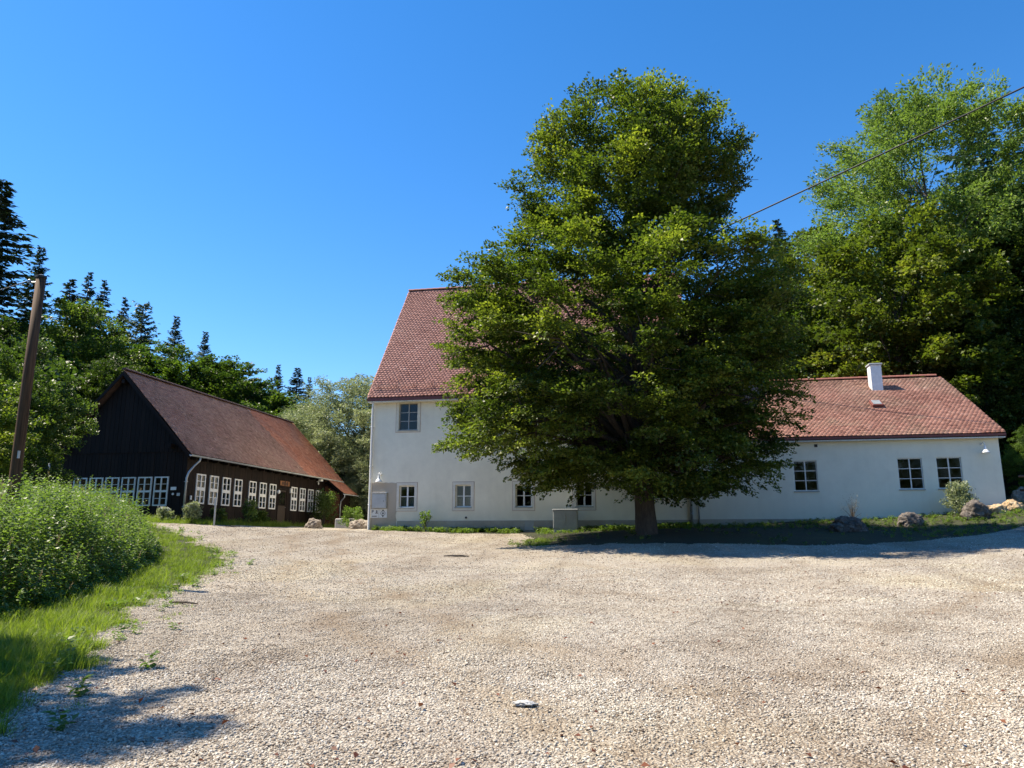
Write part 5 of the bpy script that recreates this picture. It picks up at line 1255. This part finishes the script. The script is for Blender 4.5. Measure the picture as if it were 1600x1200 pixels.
def shrub(name, x, y, h, r, m, label, seed, K=60, n=34, ll=.09, lw=.05, bloom=None, bm=None, cat='shrub', spiky=.0):
    g = np.random.default_rng(seed); t = thing(name, (x, y, gz(x, y)), label, cat)
    ph = g.uniform(0, 6.28, K); el = g.random(K)**.6; tips = np.stack([np.cos(ph)*r*(1-el*.55)*g.uniform(.5, 1.1, K), np.sin(ph)*r*(1-el*.55)*g.uniform(.5, 1.1, K), h*(.15+.85*el)], 1)
    V, F, T = sprays(tips, tips*[1, 1, .3]+[0, 0, .25+spiky], n, .20*h, .13*h, .08*h, ll, lw, g, .02, .7, np.full(K, .5))
    a = place('foliage', quad_mesh('foliage', V, F, {'tint': T}), m, t, local=True)
    mb = MB()
    for k in range(min(K, 26)): mb.tube([(0, 0, -.05), tuple(tips[k]*[.4, .4, .55]), tuple(tips[k])], [.012, .008, .004], 4, caps=False)
    place('stem', mb.mesh('stem'), M['bark_pale'], t, local=True)
    if bloom:
        top = tips[tips[:, 2] > np.quantile(tips[:, 2], 1-bloom)] + [0, 0, .06]
        V, F, T = sprays(top, np.tile([[0, 0, 1.]], (len(top), 1))+g.normal(0, .4, (len(top), 3)), 34, .07, .07, .07, .05, .04, g, 0, .9, np.full(len(top), .5))
        place('blossom', quad_mesh('blossom', V, F, {'tint': T}), bm, t, local=True)
    return t
shrub('shrub', 12.05, 33.0, 1.15, .62, M['leaf_willow'], 'silvery green shrub in front of the right annex window', 61, K=90, spiky=.5)
shrub('shrub', -19.3, 29.35, .78, .38, M['leaf_willow'], 'grey leafed shrub with white flowers at the barn downpipe', 62, bloom=.35, bm=M['bloom_white'])
shrub('shrub', -20.4, 29.0, .5, .45, M['leaf_willow'], 'low white flowering plant in front of the barn gable', 63, bloom=.4, bm=M['bloom_white'], K=40)
shrub('shrub', -18.95, 33.4, 1.05, .38, M['leaf_herb'], 'plant with dry pinkish flower heads before the barn windows', 64, bloom=.5, bm=M['bloom'], K=44)
shrub('shrub', -19.5, 31.6, .6, .5, M['leaf_forest'], 'dark low shrub under the first barn side windows', 65, K=36)
shrub('shrub', -19.6, 35.6, .65, .5, M['leaf_forest'], 'dark low shrub left of the barn door', 66)
shrub('shrub', -19.2, 42.3, 1.9, .8, M['leaf_forest'], 'tall dark shrub covering the last barn windows', 67, K=110)
shrub('shrub', -15.7, 38.2, 1.0, .7, M['leaf_herb'], 'reddish green shrub beside the tall house corner', 68, K=70)
shrub('shrub', -10.2, 33.35, .8, .32, M['leaf_herb'], 'thin pale weed growing at the tall house wall', 69, K=16, n=22)
shrub('shrub', 8.1, 33.4, 1.0, .5, M['straw'], 'dry wispy stalks at the annex wall left of the pair of windows', 70, K=18, n=10, ll=.07, lw=.012, spiky=1.2)

# ================================================================== GRASS, WEEDS, DEAD LEAVES
def clump(seed, nb, hgt, spread, w, broad=False):
    g = np.random.default_rng(seed); V = []; F = []; T = []; b = 0
    for i in range(nb):
        ph = g.uniform(0, 6.28); r = spread*math.sqrt(g.random()); x, y = r*math.cos(ph), r*math.sin(ph); h = hgt*g.uniform(.5, 1.2); ln = g.uniform(.2, .9)*h
        a = ph + g.normal(0, .8); dx, dy = math.cos(a), math.sin(a); sx_, sy_ = -dy*w*.5, dx*w*.5
        for t, ww in ((0, 1), (.5, .85), (1, .08)):
            px, py, pz_ = x+dx*ln*t*t, y+dy*ln*t*t, h*(t-.25*t*t*ln/h)
            V += [(px-sx_*ww, py-sy_*ww, pz_), (px+sx_*ww, py+sy_*ww, pz_)]
        F += [(b, b+1, b+3, b+2), (b+2, b+3, b+5, b+4)]; b += 6; t_ = np.clip(g.normal(.5, .22), 0, 1); T += [t_, t_]
    m = quad_mesh('grass_clump', np.array(V), np.array(F), {'tint': T}); m.materials.append(M['grass']); return m
def weed(seed):
    g = np.random.default_rng(seed); n = 26; P = np.stack([g.normal(0, .05, n), g.normal(0, .05, n), g.uniform(.0, .18, n)], 1); ph = g.uniform(0, 6.28, n)
    D = np.stack([np.cos(ph), np.sin(ph), g.uniform(-.1, .6, n)], 1); V, F = leaf_geo(P, D, np.tile([[0, 0, 1.]], (n, 1))+g.normal(0, .3, (n, 3)), g.uniform(.06, .13, n), g.uniform(.035, .06, n))
    m = quad_mesh('weed_clump', V, F, {'tint': np.clip(g.normal(.55, .2, n), 0, 1)}); m.materials.append(M['leaf_herb']); return m
grass_src = source_collection('grass_source', [clump(k, 30, (.10, .10, .11, .13, .19)[k], .11, .006) for k in range(5)])
short_src = source_collection('short_grass_source', [clump(20+k, 30, .085, .12, .008) for k in range(4)] + [weed(k) for k in range(2)])
weed_src = source_collection('weed_source', [weed(10+k) for k in range(4)] + [clump(40+k, 22, .22, .08, .009) for k in range(3)])
def scat(name, u, v, s0, s1, src, label, cat, wide=1.0):
    n = len(u); s = rng.uniform(s0, s1, n); z = ground(u, v)
    rot = np.stack([rng.normal(0, .12, n), rng.normal(0, .12, n), rng.uniform(0, 6.28, n)], 1)
    scatter(name, np.stack([u, v, z-.005], 1), rot, np.stack([s*wide, s*wide, s], 1), src, label, cat)
# grass bank on the left
n = 44000; u, v = sample(n, -20, -3.6, 2.6, 29); k = in_view(u, v, 2.5); u, v = u[k], v[k]; s = signed(u, v)
den = np.interp(v, [3, 10, 20, 29], [1, .9, .5, .35]); k = (s < .12) & (rng.random(len(u)) < den*np.where(s > -.35, .55, 1)) & ((s > -6) | (v > 18)); u, v = u[k], v[k]
scat('grass', u, v, .5, 1.15, grass_src, 'bright green grass on the bank between hedge and gravel', 'grass')
n = 9000; u, v = sample(n, -9, -3.8, 2.8, 9.5); k = in_view(u, v, 1.5); u, v = u[k], v[k]; s = signed(u, v); k = s < .05; scat('grass', u[k], v[k], .6, 1.3, grass_src, 'lush grass in the near left corner, partly in tree shade', 'grass')
# stray tufts on the gravel edge
n = 5200; u, v = sample(n, -19, -3.6, 3.5, 28); s = signed(u, v); k = (s < .75) & (s > -.3) & (rng.random(n) < .75-np.clip(s, 0, 1)); scat('short_grass', u[k], v[k], .5, 1.0, short_src, 'short thin grass creeping into the gravel edge', 'grass')
# before the barn, along the house, under the tree
def strip(u0, u1, v0, v1, n): 
    u, v = sample(n, u0, u1, v0, v1); k = signed(u, v) < .05; return u[k], v[k]
a = [strip(-20.1, -18.2, 29.6, 45, 1500), strip(-27, -17.8, 26.0, 30, 1700)]
u = np.concatenate([x[0] for x in a]); v = np.concatenate([x[1] for x in a]); scat('grass', u, v, .9, 2.0, grass_src, 'sunny grass strip in front of the dark barn', 'grass')
n = 1900; u = rng.uniform(-12.9, 1.6, n); v = 33.95 - np.abs(rng.normal(0, .42, n)) - .05; kk = n3(np.stack([u, v], 1), 91, 1.3) > -.1; u, v = u[kk], v[kk]; k = (v > 31.5) & (np.abs(u+3.75) > .6); scat('weeds', u[k], v[k], .3, 1.25, weed_src, 'green weeds growing along the foot of the tall house', 'weeds')
n = 5200; u, v = sample(n, -4.8, 24, 24.4, 33.9); k = (signed(u, v) < 0) & (rng.random(n) < np.where(v > 31.5, 1, np.where(np.hypot(u-1.0, v-27.2) < 8, .05, .55))); scat('grass', u[k], v[k], .35, .85, weed_src, 'grass and weeds on the shaded bank under the tree and along the annex', 'grass')
n = 2400; u, v = sample(n, 14, 24, 27, 37); k = signed(u, v) < 0; scat('grass', u[k], v[k], .8, 1.7, grass_src, 'sunlit grass at the right end of the annex', 'grass')
def dead_leaf(k):
    g = np.random.default_rng(k); V, F = leaf_geo(np.array([[0, 0, .004]]), np.array([[1., 0, .1]]), np.array([[0, .2, 1.]]), np.array([.05]), np.array([.035]), .3)
    m = quad_mesh('dead_leaf', V, F, {'tint': [g.random()]}); m.materials.append(M['dead_leaf']); return m
dl = source_collection('dead_leaf_source', [dead_leaf(k) for k in range(4)])
n = 420; v = 4.5 + 20*rng.random(n)**1.6; u = rng.uniform(-.9, .75, n)*v; k = signed(u, v) > .1; u, v = u[k], v[k]
scatter('fallen_leaves', np.stack([u, v, zgrav(u, v)+.018], 1), np.stack([rng.normal(0, .3, len(u)), rng.normal(0, .3, len(u)), rng.uniform(0, 6.28, len(u))], 1), np.stack([rng.uniform(.6, 1.3, len(u))]*3, 1), dl, 'reddish brown fallen leaves dotted over the gravel', 'leaves')
